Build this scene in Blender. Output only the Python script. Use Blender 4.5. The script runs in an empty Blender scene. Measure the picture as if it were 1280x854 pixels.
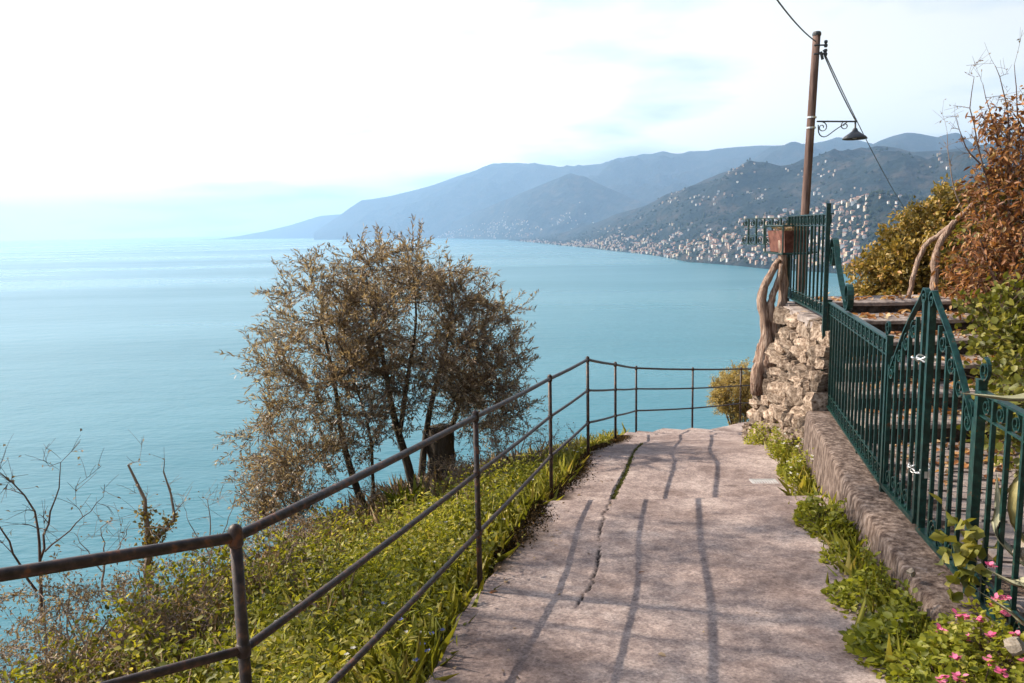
import bpy, bmesh, math, random
import numpy as np
from mathutils import Vector, Matrix, noise as mnoise

random.seed(7)
rng = np.random.default_rng(7)
scene = bpy.context.scene
COL = scene.collection
R_ = math.radians

# ------------------------------------------------------------------ camera
CAM_Z = 1.65
PITCH, ROLL, FPX = R_(-8.1), R_(-1.2), 1000.0
cam_d = bpy.data.cameras.new("camera")
cam = bpy.data.objects.new("camera", cam_d)
COL.objects.link(cam)
CAM_R = Matrix.Rotation(math.pi / 2 + PITCH, 3, 'X') @ Matrix.Rotation(ROLL, 3, 'Z')
cam.matrix_world = Matrix.Translation((0, 0, CAM_Z)) @ CAM_R.to_4x4()
cam_d.sensor_width = 36.0
cam_d.lens = 36.0 * FPX / 1280.0
cam_d.clip_start = 0.05
cam_d.clip_end = 80000.0
scene.camera = cam

# ------------------------------------------------------------------ light
SUN_AZ, SUN_EL = R_(73.0), R_(37.5)         # azimuth: degrees to the left of straight ahead
sun_dir = Vector((-math.sin(SUN_AZ) * math.cos(SUN_EL), math.cos(SUN_AZ) * math.cos(SUN_EL), math.sin(SUN_EL)))
sun_d = bpy.data.lights.new("sun", 'SUN')
sun_d.energy = 5.0
sun_d.angle = R_(0.5)
sun_d.color = (1.0, 0.89, 0.74)
sun = bpy.data.objects.new("sun", sun_d)
COL.objects.link(sun)
sun.rotation_euler = sun_dir.to_track_quat('Z', 'Y').to_euler()

world = bpy.data.worlds.new("World")
scene.world = world
world.use_nodes = True
wn, wl = world.node_tree.nodes, world.node_tree.links
wn.clear()
w_out = wn.new('ShaderNodeOutputWorld')
w_bg = wn.new('ShaderNodeBackground')
w_bg.inputs['Strength'].default_value = 0.12
w_sky = wn.new('ShaderNodeTexSky')
w_sky.sky_type = 'NISHITA'
w_sky.sun_disc = False
w_sky.sun_elevation = SUN_EL
w_sky.sun_rotation = -SUN_AZ
w_sky.altitude = 70
w_sky.air_density = 1.0
w_sky.dust_density = 3.0
w_sky.ozone_density = 1.5
# thin high cloud: planar noise over the sky directions
w_tc = wn.new('ShaderNodeTexCoord')
w_sep = wn.new('ShaderNodeSeparateXYZ')
wl.new(w_tc.outputs['Generated'], w_sep.inputs[0])
w_add = wn.new('ShaderNodeMath'); w_add.operation = 'ADD'; w_add.inputs[1].default_value = 0.12
w_max = wn.new('ShaderNodeMath'); w_max.operation = 'MAXIMUM'; w_max.inputs[1].default_value = 0.0
wl.new(w_sep.outputs['Z'], w_max.inputs[0]); wl.new(w_max.outputs[0], w_add.inputs[0])
w_dx = wn.new('ShaderNodeMath'); w_dx.operation = 'DIVIDE'
w_dy = wn.new('ShaderNodeMath'); w_dy.operation = 'DIVIDE'
wl.new(w_sep.outputs['X'], w_dx.inputs[0]); wl.new(w_add.outputs[0], w_dx.inputs[1])
wl.new(w_sep.outputs['Y'], w_dy.inputs[0]); wl.new(w_add.outputs[0], w_dy.inputs[1])
w_cmb = wn.new('ShaderNodeCombineXYZ')
wl.new(w_dx.outputs[0], w_cmb.inputs[0]); wl.new(w_dy.outputs[0], w_cmb.inputs[1])
w_map = wn.new('ShaderNodeMapping'); w_map.inputs['Location'].default_value = (0.35, 0.1, 0)
wl.new(w_cmb.outputs[0], w_map.inputs['Vector'])
w_noise = wn.new('ShaderNodeTexNoise')
w_noise.inputs['Scale'].default_value = 0.75
w_noise.inputs['Detail'].default_value = 5
w_noise.inputs['Roughness'].default_value = 0.5
wl.new(w_map.outputs[0], w_noise.inputs['Vector'])
w_ramp = wn.new('ShaderNodeValToRGB')
w_ramp.color_ramp.elements[0].position = 0.34; w_ramp.color_ramp.elements[0].color = (0.12, 0.12, 0.12, 1)
w_ramp.color_ramp.elements[1].position = 0.50; w_ramp.color_ramp.elements[1].color = (0.95, 0.95, 0.95, 1)
wl.new(w_noise.outputs['Fac'], w_ramp.inputs[0])
w_mix = wn.new('ShaderNodeMixRGB')
# the veil is denser towards the horizon and brighter towards the sun
w_el = wn.new('ShaderNodeMapRange'); w_el.interpolation_type = 'SMOOTHSTEP'
for i_, v_ in ((1, 0.22), (2, 0.70), (3, 1.0), (4, 0.08)): w_el.inputs[i_].default_value = v_
wl.new(w_sep.outputs['Z'], w_el.inputs[0])
w_fac = wn.new('ShaderNodeMath'); w_fac.operation = 'MULTIPLY'
wl.new(w_ramp.outputs['Color'], w_fac.inputs[0]); wl.new(w_el.outputs[0], w_fac.inputs[1])
w_dot = wn.new('ShaderNodeVectorMath'); w_dot.operation = 'DOT_PRODUCT'; w_dot.inputs[1].default_value = sun_dir
wl.new(w_tc.outputs['Generated'], w_dot.inputs[0])
w_p = wn.new('ShaderNodeMath'); w_p.operation = 'MULTIPLY_ADD'; w_p.inputs[1].default_value = 0.5; w_p.inputs[2].default_value = 0.5
wl.new(w_dot.outputs['Value'], w_p.inputs[0])
w_p3 = wn.new('ShaderNodeMath'); w_p3.operation = 'POWER'; w_p3.inputs[1].default_value = 3.0
wl.new(w_p.outputs[0], w_p3.inputs[0])
w_b = wn.new('ShaderNodeMath'); w_b.operation = 'MULTIPLY_ADD'; w_b.inputs[1].default_value = 1.9; w_b.inputs[2].default_value = 0.52
wl.new(w_p3.outputs[0], w_b.inputs[0])
w_cc = wn.new('ShaderNodeVectorMath'); w_cc.operation = 'SCALE'; w_cc.inputs[0].default_value = (4.6, 4.4, 3.95)
w_lo = wn.new('ShaderNodeMapRange'); w_lo.interpolation_type = 'SMOOTHSTEP'    # brightening towards the horizon
for i_, v_ in ((1, 0.0), (2, 0.42), (3, 2.0), (4, 1.0)): w_lo.inputs[i_].default_value = v_
wl.new(w_sep.outputs['Z'], w_lo.inputs[0])
w_bl = wn.new('ShaderNodeMath'); w_bl.operation = 'MULTIPLY'
wl.new(w_b.outputs[0], w_bl.inputs[0]); wl.new(w_lo.outputs[0], w_bl.inputs[1])
wl.new(w_bl.outputs[0], w_cc.inputs['Scale'])
wl.new(w_cc.outputs[0], w_mix.inputs['Color2'])
wl.new(w_fac.outputs[0], w_mix.inputs['Fac'])
wl.new(w_sky.outputs[0], w_mix.inputs['Color1'])
wl.new(w_mix.outputs[0], w_bg.inputs['Color'])
wl.new(w_bg.outputs[0], w_out.inputs['Surface'])

vs = scene.view_settings
vs.view_transform = 'Standard'
vs.look = 'None'
vs.gamma = 1.0
vs.exposure = 0.92
vs.use_curve_mapping = False
scene.render.engine = 'CYCLES'
cy = scene.cycles
cy.use_denoising = True
try:
    cy.denoiser = 'OPENIMAGEDENOISE'
except Exception:
    pass
cy.max_bounces = 6
cy.diffuse_bounces = 3
cy.glossy_bounces = 3
cy.transmission_bounces = 4
cy.transparent_max_bounces = 8
cy.volume_bounces = 1
cy.caustics_reflective = False
cy.caustics_refractive = False

# ------------------------------------------------------------------ picture <-> place
CAMR = np.array(CAM_R)
CAMP = np.array((0.0, 0.0, CAM_Z))

def ray(px, py):
    return CAMR @ np.array(((px - 640) / FPX, -(py - 427) / FPX, -1.0))

def at(px, py, Y):
    "the place seen at a photograph pixel, Y metres ahead"
    d = ray(px, py)
    return CAMP + d * Y / d[1]

def onz(px, py, z):
    d = ray(px, py)
    return CAMP + d * (z - CAM_Z) / d[2]

# ------------------------------------------------------------------ materials
def nodes_of(m):
    m.use_nodes = True
    return m.node_tree.nodes, m.node_tree.links

def ramp_node(n, stops):
    r = n.new('ShaderNodeValToRGB')
    els = r.color_ramp.elements
    els[0].position, els[0].color = stops[0][0], (*stops[0][1], 1)
    els[1].position, els[1].color = stops[-1][0], (*stops[-1][1], 1)
    for p, c in stops[1:-1]:
        e = els.new(p); e.color = (*c, 1)
    return r

def mat_noise(name, stops, scale=8, detail=6, rough=0.85, bump=0.3, bump_scale=None, dist=0.02, spec=0.3, metallic=0.0, stretch=(1, 1, 1), rand=0.0, coords='Object'):
    m = bpy.data.materials.new(name)
    n, l = nodes_of(m)
    b = n['Principled BSDF']
    tc = n.new('ShaderNodeTexCoord')
    mp = n.new('ShaderNodeMapping'); mp.inputs['Scale'].default_value = stretch
    l.new(tc.outputs[coords], mp.inputs['Vector'])
    t = n.new('ShaderNodeTexNoise'); t.inputs['Scale'].default_value = scale; t.inputs['Detail'].default_value = detail
    t.inputs['Roughness'].default_value = 0.6
    l.new(mp.outputs[0], t.inputs['Vector'])
    r = ramp_node(n, stops)
    l.new(t.outputs['Fac'], r.inputs[0])
    col = r.outputs['Color']
    if rand > 0:
        oi = n.new('ShaderNodeObjectInfo')
        hs = n.new('ShaderNodeHueSaturation')
        ma = n.new('ShaderNodeMath'); ma.operation = 'MULTIPLY_ADD'; ma.inputs[1].default_value = rand; ma.inputs[2].default_value = 1 - rand / 2
        l.new(oi.outputs['Random'], ma.inputs[0]); l.new(ma.outputs[0], hs.inputs['Value'])
        l.new(col, hs.inputs['Color']); col = hs.outputs['Color']
    l.new(col, b.inputs['Base Color'])
    b.inputs['Roughness'].default_value = rough
    b.inputs['Specular IOR Level'].default_value = spec
    b.inputs['Metallic'].default_value = metallic
    if bump:
        t2 = n.new('ShaderNodeTexNoise'); t2.inputs['Scale'].default_value = bump_scale or scale * 4; t2.inputs['Detail'].default_value = 6
        l.new(mp.outputs[0], t2.inputs['Vector'])
        bp = n.new('ShaderNodeBump'); bp.inputs['Strength'].default_value = bump; bp.inputs['Distance'].default_value = dist
        l.new(t2.outputs['Fac'], bp.inputs['Height']); l.new(bp.outputs[0], b.inputs['Normal'])
    return m

def mat_leaf(name, stops, translucent=0.35, rough=0.5, spec=0.35):
    "leaf colour varies leaf by leaf through the mesh attribute rnd"
    m = bpy.data.materials.new(name)
    n, l = nodes_of(m)
    b = n['Principled BSDF']
    a = n.new('ShaderNodeAttribute'); a.attribute_name = 'rnd'
    r = ramp_node(n, stops)
    l.new(a.outputs['Fac'], r.inputs[0])
    l.new(r.outputs['Color'], b.inputs['Base Color'])
    b.inputs['Roughness'].default_value = rough
    b.inputs['Specular IOR Level'].default_value = spec
    t = n.new('ShaderNodeBsdfTranslucent')
    br = n.new('ShaderNodeMixRGB'); br.blend_type = 'MULTIPLY'; br.inputs[0].default_value = 1.0
    br.inputs['Color2'].default_value = (1.3, 1.25, 0.7, 1)
    l.new(r.outputs['Color'], br.inputs['Color1']); l.new(br.outputs[0], t.inputs['Color'])
    mx = n.new('ShaderNodeMixShader'); mx.inputs[0].default_value = translucent
    l.new(b.outputs[0], mx.inputs[1]); l.new(t.outputs[0], mx.inputs[2])
    l.new(mx.outputs[0], n['Material Output'].inputs['Surface'])
    return m

M = {}
M['iron'] = mat_noise('green_iron_paint', [(0.36, (0.0025, 0.014, 0.012)), (0.5, (0.004, 0.025, 0.021)), (0.62, (0.008, 0.042, 0.035)), (0.655, (0.035, 0.03, 0.018)), (0.70, (0.07, 0.03, 0.014))], scale=26, rough=0.40, bump=0.15, bump_scale=60, dist=0.002, spec=0.4)
M['rail'] = mat_noise('weathered_rail_steel', [(0.38, (0.014, 0.008, 0.007)), (0.5, (0.032, 0.019, 0.016)), (0.57, (0.05, 0.028, 0.022)), (0.66, (0.12, 0.045, 0.02))], scale=30, rough=0.5, bump=0.25, bump_scale=140, dist=0.002, spec=0.35)
M['wood'] = mat_noise('pole_wood', [(0.36, (0.075, 0.040, 0.032)), (0.64, (0.18, 0.115, 0.095))], scale=9, rough=0.8, bump=0.5, stretch=(3, 3, 0.25), dist=0.01)
M['dark_metal'] = mat_noise('lamp_metal', [(0.3, (0.03, 0.032, 0.035)), (0.7, (0.05, 0.05, 0.055))], scale=10, rough=0.5, bump=0.1, spec=0.5)
M['galv'] = mat_noise('galvanised_chain', [(0.3, (0.45, 0.45, 0.45)), (0.7, (0.7, 0.7, 0.69))], scale=30, rough=0.35, bump=0.1, metallic=0.7)
M['wire'] = mat_noise('cable_rubber', [(0.3, (0.05, 0.05, 0.055)), (0.7, (0.07, 0.07, 0.08))], scale=5, rough=0.6, bump=0)
M['terracotta'] = mat_noise('terracotta', [(0.36, (0.075, 0.024, 0.016)), (0.64, (0.17, 0.07, 0.05))], scale=12, rough=0.85, bump=0.3, dist=0.006)
M['soil'] = mat_noise('soil', [(0.3, (0.06, 0.04, 0.025)), (0.7, (0.14, 0.10, 0.06))], scale=25, rough=0.95, bump=0.8, dist=0.02)
M['bark_olive'] = mat_noise('olive_bark', [(0.3, (0.035, 0.026, 0.02)), (0.7, (0.11, 0.085, 0.065))], scale=10, rough=0.9, bump=0.9, stretch=(2.5, 2.5, 0.6), dist=0.02)
M['bark_vine'] = mat_noise('vine_bark', [(0.35, (0.11, 0.062, 0.045)), (0.5, (0.29, 0.19, 0.14)), (0.65, (0.44, 0.33, 0.26))], scale=13, rough=0.9, bump=1.0, bump_scale=30, stretch=(2.5, 2.5, 0.35), dist=0.04)
M['twig'] = mat_noise('twig_bark', [(0.3, (0.06, 0.035, 0.03)), (0.7, (0.15, 0.10, 0.08))], scale=12, rough=0.9, bump=0)
M['twig_pale'] = mat_noise('pale_twig_bark', [(0.3, (0.17, 0.12, 0.10)), (0.7, (0.32, 0.25, 0.20))], scale=12, rough=0.9, bump=0)
M['stone'] = mat_noise('wall_stone', [(0.36, (0.075, 0.045, 0.03)), (0.48, (0.21, 0.15, 0.108)), (0.64, (0.38, 0.30, 0.235))], scale=6, rough=0.9, bump=0.9, bump_scale=26, dist=0.014, rand=0.95)
M['mortar'] = mat_noise('wall_core', [(0.36, (0.045, 0.028, 0.02)), (0.64, (0.15, 0.105, 0.08))], scale=9, rough=0.95, bump=1.0, dist=0.04)
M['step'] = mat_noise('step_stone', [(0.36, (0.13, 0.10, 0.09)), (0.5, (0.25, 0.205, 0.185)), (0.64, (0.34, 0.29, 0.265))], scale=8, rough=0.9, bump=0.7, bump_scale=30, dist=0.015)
M['riser_shade'] = mat_noise('shaded_riser_stone', [(0.36, (0.02, 0.015, 0.012)), (0.5, (0.045, 0.034, 0.029)), (0.64, (0.085, 0.066, 0.056))], scale=10, rough=0.95, bump=0.9, bump_scale=26, dist=0.02)  # shade on the step fronts, painted in as a darker stone colour
M['paver'] = mat_noise('paver', [(0.3, (0.13, 0.10, 0.09)), (0.7, (0.25, 0.21, 0.195))], scale=12, rough=0.9, bump=0.5, dist=0.01, rand=0.35)
M['plate'] = mat_noise('drain_plate_metal', [(0.3, (0.30, 0.29, 0.285)), (0.7, (0.42, 0.41, 0.40))], scale=20, rough=0.5, bump=0.2, dist=0.003)
M['rock'] = mat_noise('pale_rock', [(0.3, (0.24, 0.19, 0.14)), (0.7, (0.44, 0.38, 0.31))], scale=8, rough=0.9, bump=0.6, dist=0.02)
M['l_olive'] = mat_leaf('olive_leaf', [(0.0, (0.07, 0.046, 0.034)), (0.4, (0.22, 0.155, 0.112)), (0.75, (0.40, 0.30, 0.225)), (1.0, (0.58, 0.47, 0.37))], 0.38, 0.38, 0.5)
M['l_weed'] = mat_leaf('weed_leaf', [(0.0, (0.07, 0.085, 0.010)), (0.4, (0.18, 0.195, 0.018)), (0.8, (0.31, 0.30, 0.032)), (1.0, (0.45, 0.39, 0.10))], 0.5)
M['l_bank'] = mat_leaf('bank_leaf', [(0.0, (0.05, 0.055, 0.008)), (0.4, (0.16, 0.165, 0.016)), (0.75, (0.31, 0.285, 0.03)), (1.0, (0.48, 0.40, 0.12))], 0.5)
M['l_grass'] = mat_leaf('grass_blade', [(0.0, (0.13, 0.145, 0.015)), (0.6, (0.30, 0.29, 0.04)), (1.0, (0.46, 0.37, 0.13))], 0.4)
M['l_dry'] = mat_leaf('dry_leaf', [(0.0, (0.11, 0.07, 0.045)), (0.5, (0.25, 0.17, 0.105)), (1.0, (0.44, 0.33, 0.21))], 0.3)
M['l_brown'] = mat_leaf('autumn_leaf', [(0.0, (0.06, 0.022, 0.012)), (0.35, (0.20, 0.078, 0.030)), (0.62, (0.37, 0.165, 0.06)), (0.82, (0.48, 0.29, 0.14)), (1.0, (0.52, 0.40, 0.24))], 0.35)
M['l_hedge'] = mat_leaf('hedge_leaf', [(0.0, (0.08, 0.065, 0.014)), (0.45, (0.28, 0.20, 0.045)), (0.75, (0.43, 0.28, 0.085)), (1.0, (0.50, 0.22, 0.10))], 0.3)
M['l_ivy'] = mat_leaf('ivy_leaf', [(0.0, (0.04, 0.045, 0.007)), (0.5, (0.13, 0.135, 0.018)), (1.0, (0.30, 0.26, 0.05))], 0.35)
M['l_willow'] = mat_leaf('spring_leaf', [(0.0, (0.30, 0.21, 0.06)), (1.0, (0.50, 0.38, 0.15))], 0.4)
M['l_moss'] = mat_leaf('moss_flake', [(0.0, (0.018, 0.012, 0.006)), (0.6, (0.055, 0.035, 0.012)), (1.0, (0.16, 0.08, 0.02))], 0.1, 0.9, 0.1)
M['l_mossg'] = mat_leaf('green_moss_flake', [(0.0, (0.05, 0.055, 0.015)), (1.0, (0.14, 0.14, 0.03))], 0.2, 0.9, 0.1)
M['agave'] = mat_noise('agave_leaf', [(0.3, (0.20, 0.20, 0.12)), (0.7, (0.36, 0.34, 0.23))], scale=4, rough=0.5, bump=0.15, stretch=(1, 1, 1))
M['agave_dark'] = mat_noise('agave_leaf_olive', [(0.3, (0.16, 0.14, 0.05)), (0.7, (0.30, 0.25, 0.10))], scale=4, rough=0.5, bump=0.15)
M['p_pink'] = mat_leaf('pink_petal', [(0.0, (0.45, 0.05, 0.16)), (1.0, (0.68, 0.22, 0.36))], 0.3)
M['p_white'] = mat_leaf('white_petal', [(0.0, (0.45, 0.43, 0.38)), (1.0, (0.62, 0.60, 0.56))], 0.3)
M['p_blue'] = mat_leaf('blue_petal', [(0.0, (0.10, 0.12, 0.38)), (1.0, (0.22, 0.25, 0.55))], 0.3)

# ------------------------------------------------------------------ mesh helpers
class MB:
    def __init__(s): s.v = []; s.f = []; s.m = []
    def add(s, v, f, mi=0):
        o = len(s.v)
        s.v.extend([tuple(float(c) for c in p) for p in v])
        s.f.extend([tuple(i + o for i in q) for q in f]); s.m.extend([mi] * len(f))
    def box(s, lo, hi, mi=0):
        x0, y0, z0 = lo; x1, y1, z1 = hi
        s.add([(x0, y0, z0), (x1, y0, z0), (x1, y1, z0), (x0, y1, z0), (x0, y0, z1), (x1, y0, z1), (x1, y1, z1), (x0, y1, z1)],
              [(0, 3, 2, 1), (4, 5, 6, 7), (0, 1, 5, 4), (1, 2, 6, 5), (2, 3, 7, 6), (3, 0, 4, 7)], mi)
    def tube(s, pts, radii, seg=8, cap=True, mi=0):
        pts = [np.asarray(p, float) for p in pts]
        n = len(pts)
        if np.isscalar(radii): radii = [radii] * n
        t0 = pts[1] - pts[0]; t0 = t0 / (np.linalg.norm(t0) + 1e-9)
        a = np.array((0, 0, 1.0)) if abs(t0[2]) < 0.9 else np.array((1.0, 0, 0))
        u = np.cross(t0, a); u /= np.linalg.norm(u)
        V = []
        for i, p in enumerate(pts):
            t = pts[min(i + 1, n - 1)] - pts[max(i - 1, 0)]
            t = t / (np.linalg.norm(t) + 1e-9)
            u = u - t * np.dot(u, t); u /= (np.linalg.norm(u) + 1e-9)
            w = np.cross(t, u)
            for k in range(seg):
                an = 2 * math.pi * k / seg
                V.append(p + (u * math.cos(an) + w * math.sin(an)) * radii[i])
        F = []
        for i in range(n - 1):
            for k in range(seg):
                k2 = (k + 1) % seg
                F.append((i * seg + k, i * seg + k2, (i + 1) * seg + k2, (i + 1) * seg + k))
        if cap:
            F.append(tuple(reversed(range(seg)))); F.append(tuple((n - 1) * seg + k for k in range(seg)))
        s.add(V, F, mi)
    def ribbon(s, pts, w, d, mi=0):
        "flat iron strip bent in the local XZ plane: w across the curve, d deep in Y"
        pts = np.asarray(pts, float); n = len(pts)
        V = []
        for i in range(n):
            t = pts[min(i + 1, n - 1)] - pts[max(i - 1, 0)]; t = t / (np.linalg.norm(t) + 1e-9)
            nx, nz = -t[1], t[0]
            for (a, b) in ((1, -1), (1, 1), (-1, 1), (-1, -1)):
                V.append((pts[i][0] + nx * a * w / 2, b * d / 2, pts[i][1] + nz * a * w / 2))
        F = []
        for i in range(n - 1):
            for k in range(4):
                k2 = (k + 1) % 4
                F.append((i * 4 + k, (i + 1) * 4 + k, (i + 1) * 4 + k2, i * 4 + k2))
        F.append((0, 1, 2, 3)); F.append(tuple((n - 1) * 4 + k for k in (3, 2, 1, 0)))
        s.add(V, F, mi)
    def lathe(s, prof, seg=16, c=(0, 0, 0), mi=0):
        V = []; F = []
        for r, z in prof:
            for k in range(seg):
                an = 2 * math.pi * k / seg
                V.append((c[0] + r * math.cos(an), c[1] + r * math.sin(an), c[2] + z))
        for i in range(len(prof) - 1):
            for k in range(seg):
                k2 = (k + 1) % seg
                F.append((i * seg + k, i * seg + k2, (i + 1) * seg + k2, (i + 1) * seg + k))
        s.add(V, F, mi)
    def mesh(s, name, mats, smooth=False):
        me = bpy.data.meshes.new(name)
        me.from_pydata(s.v, [], s.f)
        for m in (mats if isinstance(mats, (list, tuple)) else [mats]): me.materials.append(m)
        if any(s.m): me.polygons.foreach_set('material_index', s.m)
        if smooth: me.polygons.foreach_set('use_smooth', [True] * len(me.polygons))
        me.update()
        return me

def link(name, me, parent=None, loc=(0, 0, 0), rot=(0, 0, 0), scale=(1, 1, 1)):
    o = bpy.data.objects.new(name, me)
    COL.objects.link(o)
    o.location = loc; o.rotation_euler = rot; o.scale = scale
    if parent is not None: o.parent = parent
    return o

def tag(o, label=None, cat=None, group=None, kind=None):
    if label: o['label'] = label
    if cat: o['category'] = cat
    if group: o['group'] = group
    if kind: o['kind'] = kind
    return o

def thing(name, loc, label, cat, group=None, rz=0.0):
    o = bpy.data.objects.new(name, None)
    COL.objects.link(o)
    o.location = tuple(float(c) for c in loc); o.rotation_euler = (0, 0, rz)
    o.empty_display_size = 0.2
    return tag(o, label, cat, group)

def part(name, mb, mats, parent, smooth=False, world=False):
    "world: the shapes were given in place coordinates and are moved to the parent's own"
    if world:
        p = parent.location
        mb.v = [(x - p.x, y - p.y, z - p.z) for x, y, z in mb.v]
    return link(name, mb.mesh(name, mats, smooth), parent)

def np_mesh(name, V, quads, mat, smooth=False, attrs=None):
    V = np.ascontiguousarray(V, np.float32); Q = np.ascontiguousarray(quads, np.int32)
    me = bpy.data.meshes.new(name)
    me.vertices.add(len(V)); me.vertices.foreach_set('co', V.ravel())
    k = Q.shape[1]
    me.loops.add(Q.size); me.loops.foreach_set('vertex_index', Q.ravel())
    me.polygons.add(len(Q))
    me.polygons.foreach_set('loop_start', np.arange(0, Q.size, k, dtype=np.int32))
    try: me.polygons.foreach_set('loop_total', np.full(len(Q), k, np.int32))
    except Exception: pass
    if smooth: me.polygons.foreach_set('use_smooth', np.ones(len(Q), bool))
    for an, av in (attrs or {}).items():
        a = me.attributes.new(an, 'FLOAT', 'POINT'); a.data.foreach_set('value', np.ascontiguousarray(av, np.float32))
    me.update(calc_edges=True); me.validate()
    if mat: me.materials.append(mat)
    return me

def unit(a): return a / (np.linalg.norm(a, axis=-1, keepdims=True) + 1e-9)

def rand_dirs(n, up=0.0, r=None):
    r = r or rng
    d = r.normal(size=(n, 3)); d = unit(d); d[:, 2] += up
    return unit(d)

class Leaves:
    "collects leaves as numpy batches: base, direction, normal, length, width, colour number"
    def __init__(s): s.b = []
    def add(s, P, D, N, L, W, C):
        n = len(P)
        f = lambda a: np.broadcast_to(np.asarray(a, float), (n,)).copy()
        s.b.append((np.asarray(P, float), unit(np.asarray(D, float)), np.asarray(N, float), f(L), f(W), f(C)))
    def mesh(s, name, mat, origin=(0, 0, 0), shape='leaf', fold=0.25, curl=0.15):
        P = np.concatenate([b[0] for b in s.b]) - np.asarray(origin); D = np.concatenate([b[1] for b in s.b])
        N = np.concatenate([b[2] for b in s.b]); L = np.concatenate([b[3] for b in s.b])[:, None]
        W = np.concatenate([b[4] for b in s.b])[:, None]; C = np.concatenate([b[5] for b in s.b])
        S = unit(np.cross(D, N)); N = unit(np.cross(S, D))
        n = len(P)
        if shape == 'leaf':
            ml = P + D * L * .5 + S * W * .5 + N * W * fold; mr = P + D * L * .5 - S * W * .5 + N * W * fold
            tip = P + D * L - N * L * curl
            V = np.stack([P, ml, tip, mr], 1).reshape(-1, 3)
            i = np.arange(n)[:, None] * 4
            F = np.concatenate([i + [0, 2, 1], i + [0, 3, 2]], 0)
            k = 4
        else:   # round: a folded six-cornered blade
            f1, f2 = (.28, .68)
            l1 = P + D * L * f1 + S * W * .46 + N * W * fold; l2 = P + D * L * f2 + S * W * .42 + N * W * (fold - curl)
            r1 = P + D * L * f1 - S * W * .46 + N * W * fold; r2 = P + D * L * f2 - S * W * .42 + N * W * (fold - curl)
            tip = P + D * L - N * L * curl
            V = np.stack([P, l1, l2, tip, r2, r1], 1).reshape(-1, 3)
            i = np.arange(n)[:, None] * 6
            F = np.concatenate([i + [0, 3, 2, 1], i + [0, 5, 4, 3]], 0)
            k = 6
        return np_mesh(name, V, F, mat, attrs={'rnd': np.repeat(C, k)})

def bez(a, b, lift, n=6, wob=0.0):
    a, b = np.asarray(a, float), np.asarray(b, float)
    L = np.linalg.norm(b - a)
    c = (a + b) / 2 + np.array((0, 0, lift * L)) + rng.normal(size=3) * wob * L
    t = np.linspace(0, 1, n)[:, None]
    return (1 - t) ** 2 * a + 2 * t * (1 - t) * c + t ** 2 * b

def smooth_path(pts, n):
    "Catmull-Rom through the points"
    P = np.asarray(pts, float); P = np.vstack([2 * P[0] - P[1], P, 2 * P[-1] - P[-2]])
    m = len(P) - 3; out = []
    for q in np.linspace(0, m - 1e-6, n):
        i = int(q); t = q - i
        a, b, c, d = P[i:i + 4]
        out.append(.5 * ((2 * b) + (-a + c) * t + (2 * a - 5 * b + 4 * c - d) * t * t + (-a + 3 * b - 3 * c + d) * t ** 3))
    return np.array(out)

# ------------------------------------------------------------------ the lie of the land
ROWS = [  # left edge x,y  right edge x,y  height
    ((-5.2, -2.0), (0.6, -4), 0.2), ((-2.0, .85), (1.28, 0), -0.03), ((-0.52, 2.4), (1.76, 2.4), -0.24), ((-0.24, 4.4), (2.15, 4.4), -0.44),
    ((0.22, 6.33), (2.57, 6.33), -0.575), ((0.228, 6.36), (2.578, 6.36), -0.685), ((0.78, 8.3), (2.95, 8.3), -0.785), ((0.93, 8.9), (3.02, 8.9), -0.88),
    ((1.33, 10.2), (3.2, 10.2), -1.15), ((1.5, 10.8), (3.32, 10.65), -1.23), ((1.51, 10.83), (3.325, 10.67), -1.34),
    ((1.72, 11.6), (3.55, 11.1), -1.40), ((1.73, 11.63), (3.56, 11.12), -1.51), ((1.95, 12.3), (3.95, 11.5), -1.56), ((1.98, 12.33), (3.97, 11.52), -1.66),
    ((2.5, 12.95), (4.4, 11.9), -1.70), ((2.53, 12.97), (4.42, 11.92), -1.80), ((3.09, 13.5), (4.9, 12.3), -1.84), ((3.11, 13.52), (4.92, 12.32), -1.95),
    ((4.40, 15.2), (6.2, 13.9), -2.2), ((5.9, 17.0), (7.8, 15.7), -2.6), ((9.0, 20.5), (11, 19.3), -3.4)]
LE = np.array([r[0] for r in ROWS]); RE = np.array([r[1] for r in ROWS]); RZ = np.array([r[2] for r in ROWS])
CUM = np.concatenate([[0], np.cumsum(np.linalg.norm(np.diff(LE, axis=0), axis=1))])

def poly_dist(x, y, PL, Z):
    "signed distance to a polyline (positive on its left) and Z at the foot"
    best = np.full(x.shape, 1e18); sd = np.zeros(x.shape); zz = np.zeros(x.shape)
    for i in range(len(PL) - 1):
        a, b = PL[i], PL[i + 1]; d = b - a; L2 = d @ d
        t = ((x - a[0]) * d[0] + (y - a[1]) * d[1]) / L2
        t = np.clip(t, 0, 1)
        qx, qy = a[0] + t * d[0], a[1] + t * d[1]
        e = (x - qx) ** 2 + (y - qy) ** 2
        s = np.sign(d[0] * (y - a[1]) - d[1] * (x - a[0]))
        k = e < best
        best = np.where(k, e, best); sd = np.where(k, s * np.sqrt(e), sd); zz = np.where(k, Z[i] + (Z[i + 1] - Z[i]) * t, zz)
    return sd, zz

def fnoise(x, y, s, seed=0.0):
    f = lambda a, b: mnoise.noise(Vector((a * s + seed, b * s - seed, seed * 1.7)))
    return np.vectorize(f)(x, y)

def sstep(a, b, x):
    t = np.clip((x - a) / (b - a), 0, 1); return t * t * (3 - 2 * t)

SEA_Z = CAM_Z - 100.0

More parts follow.
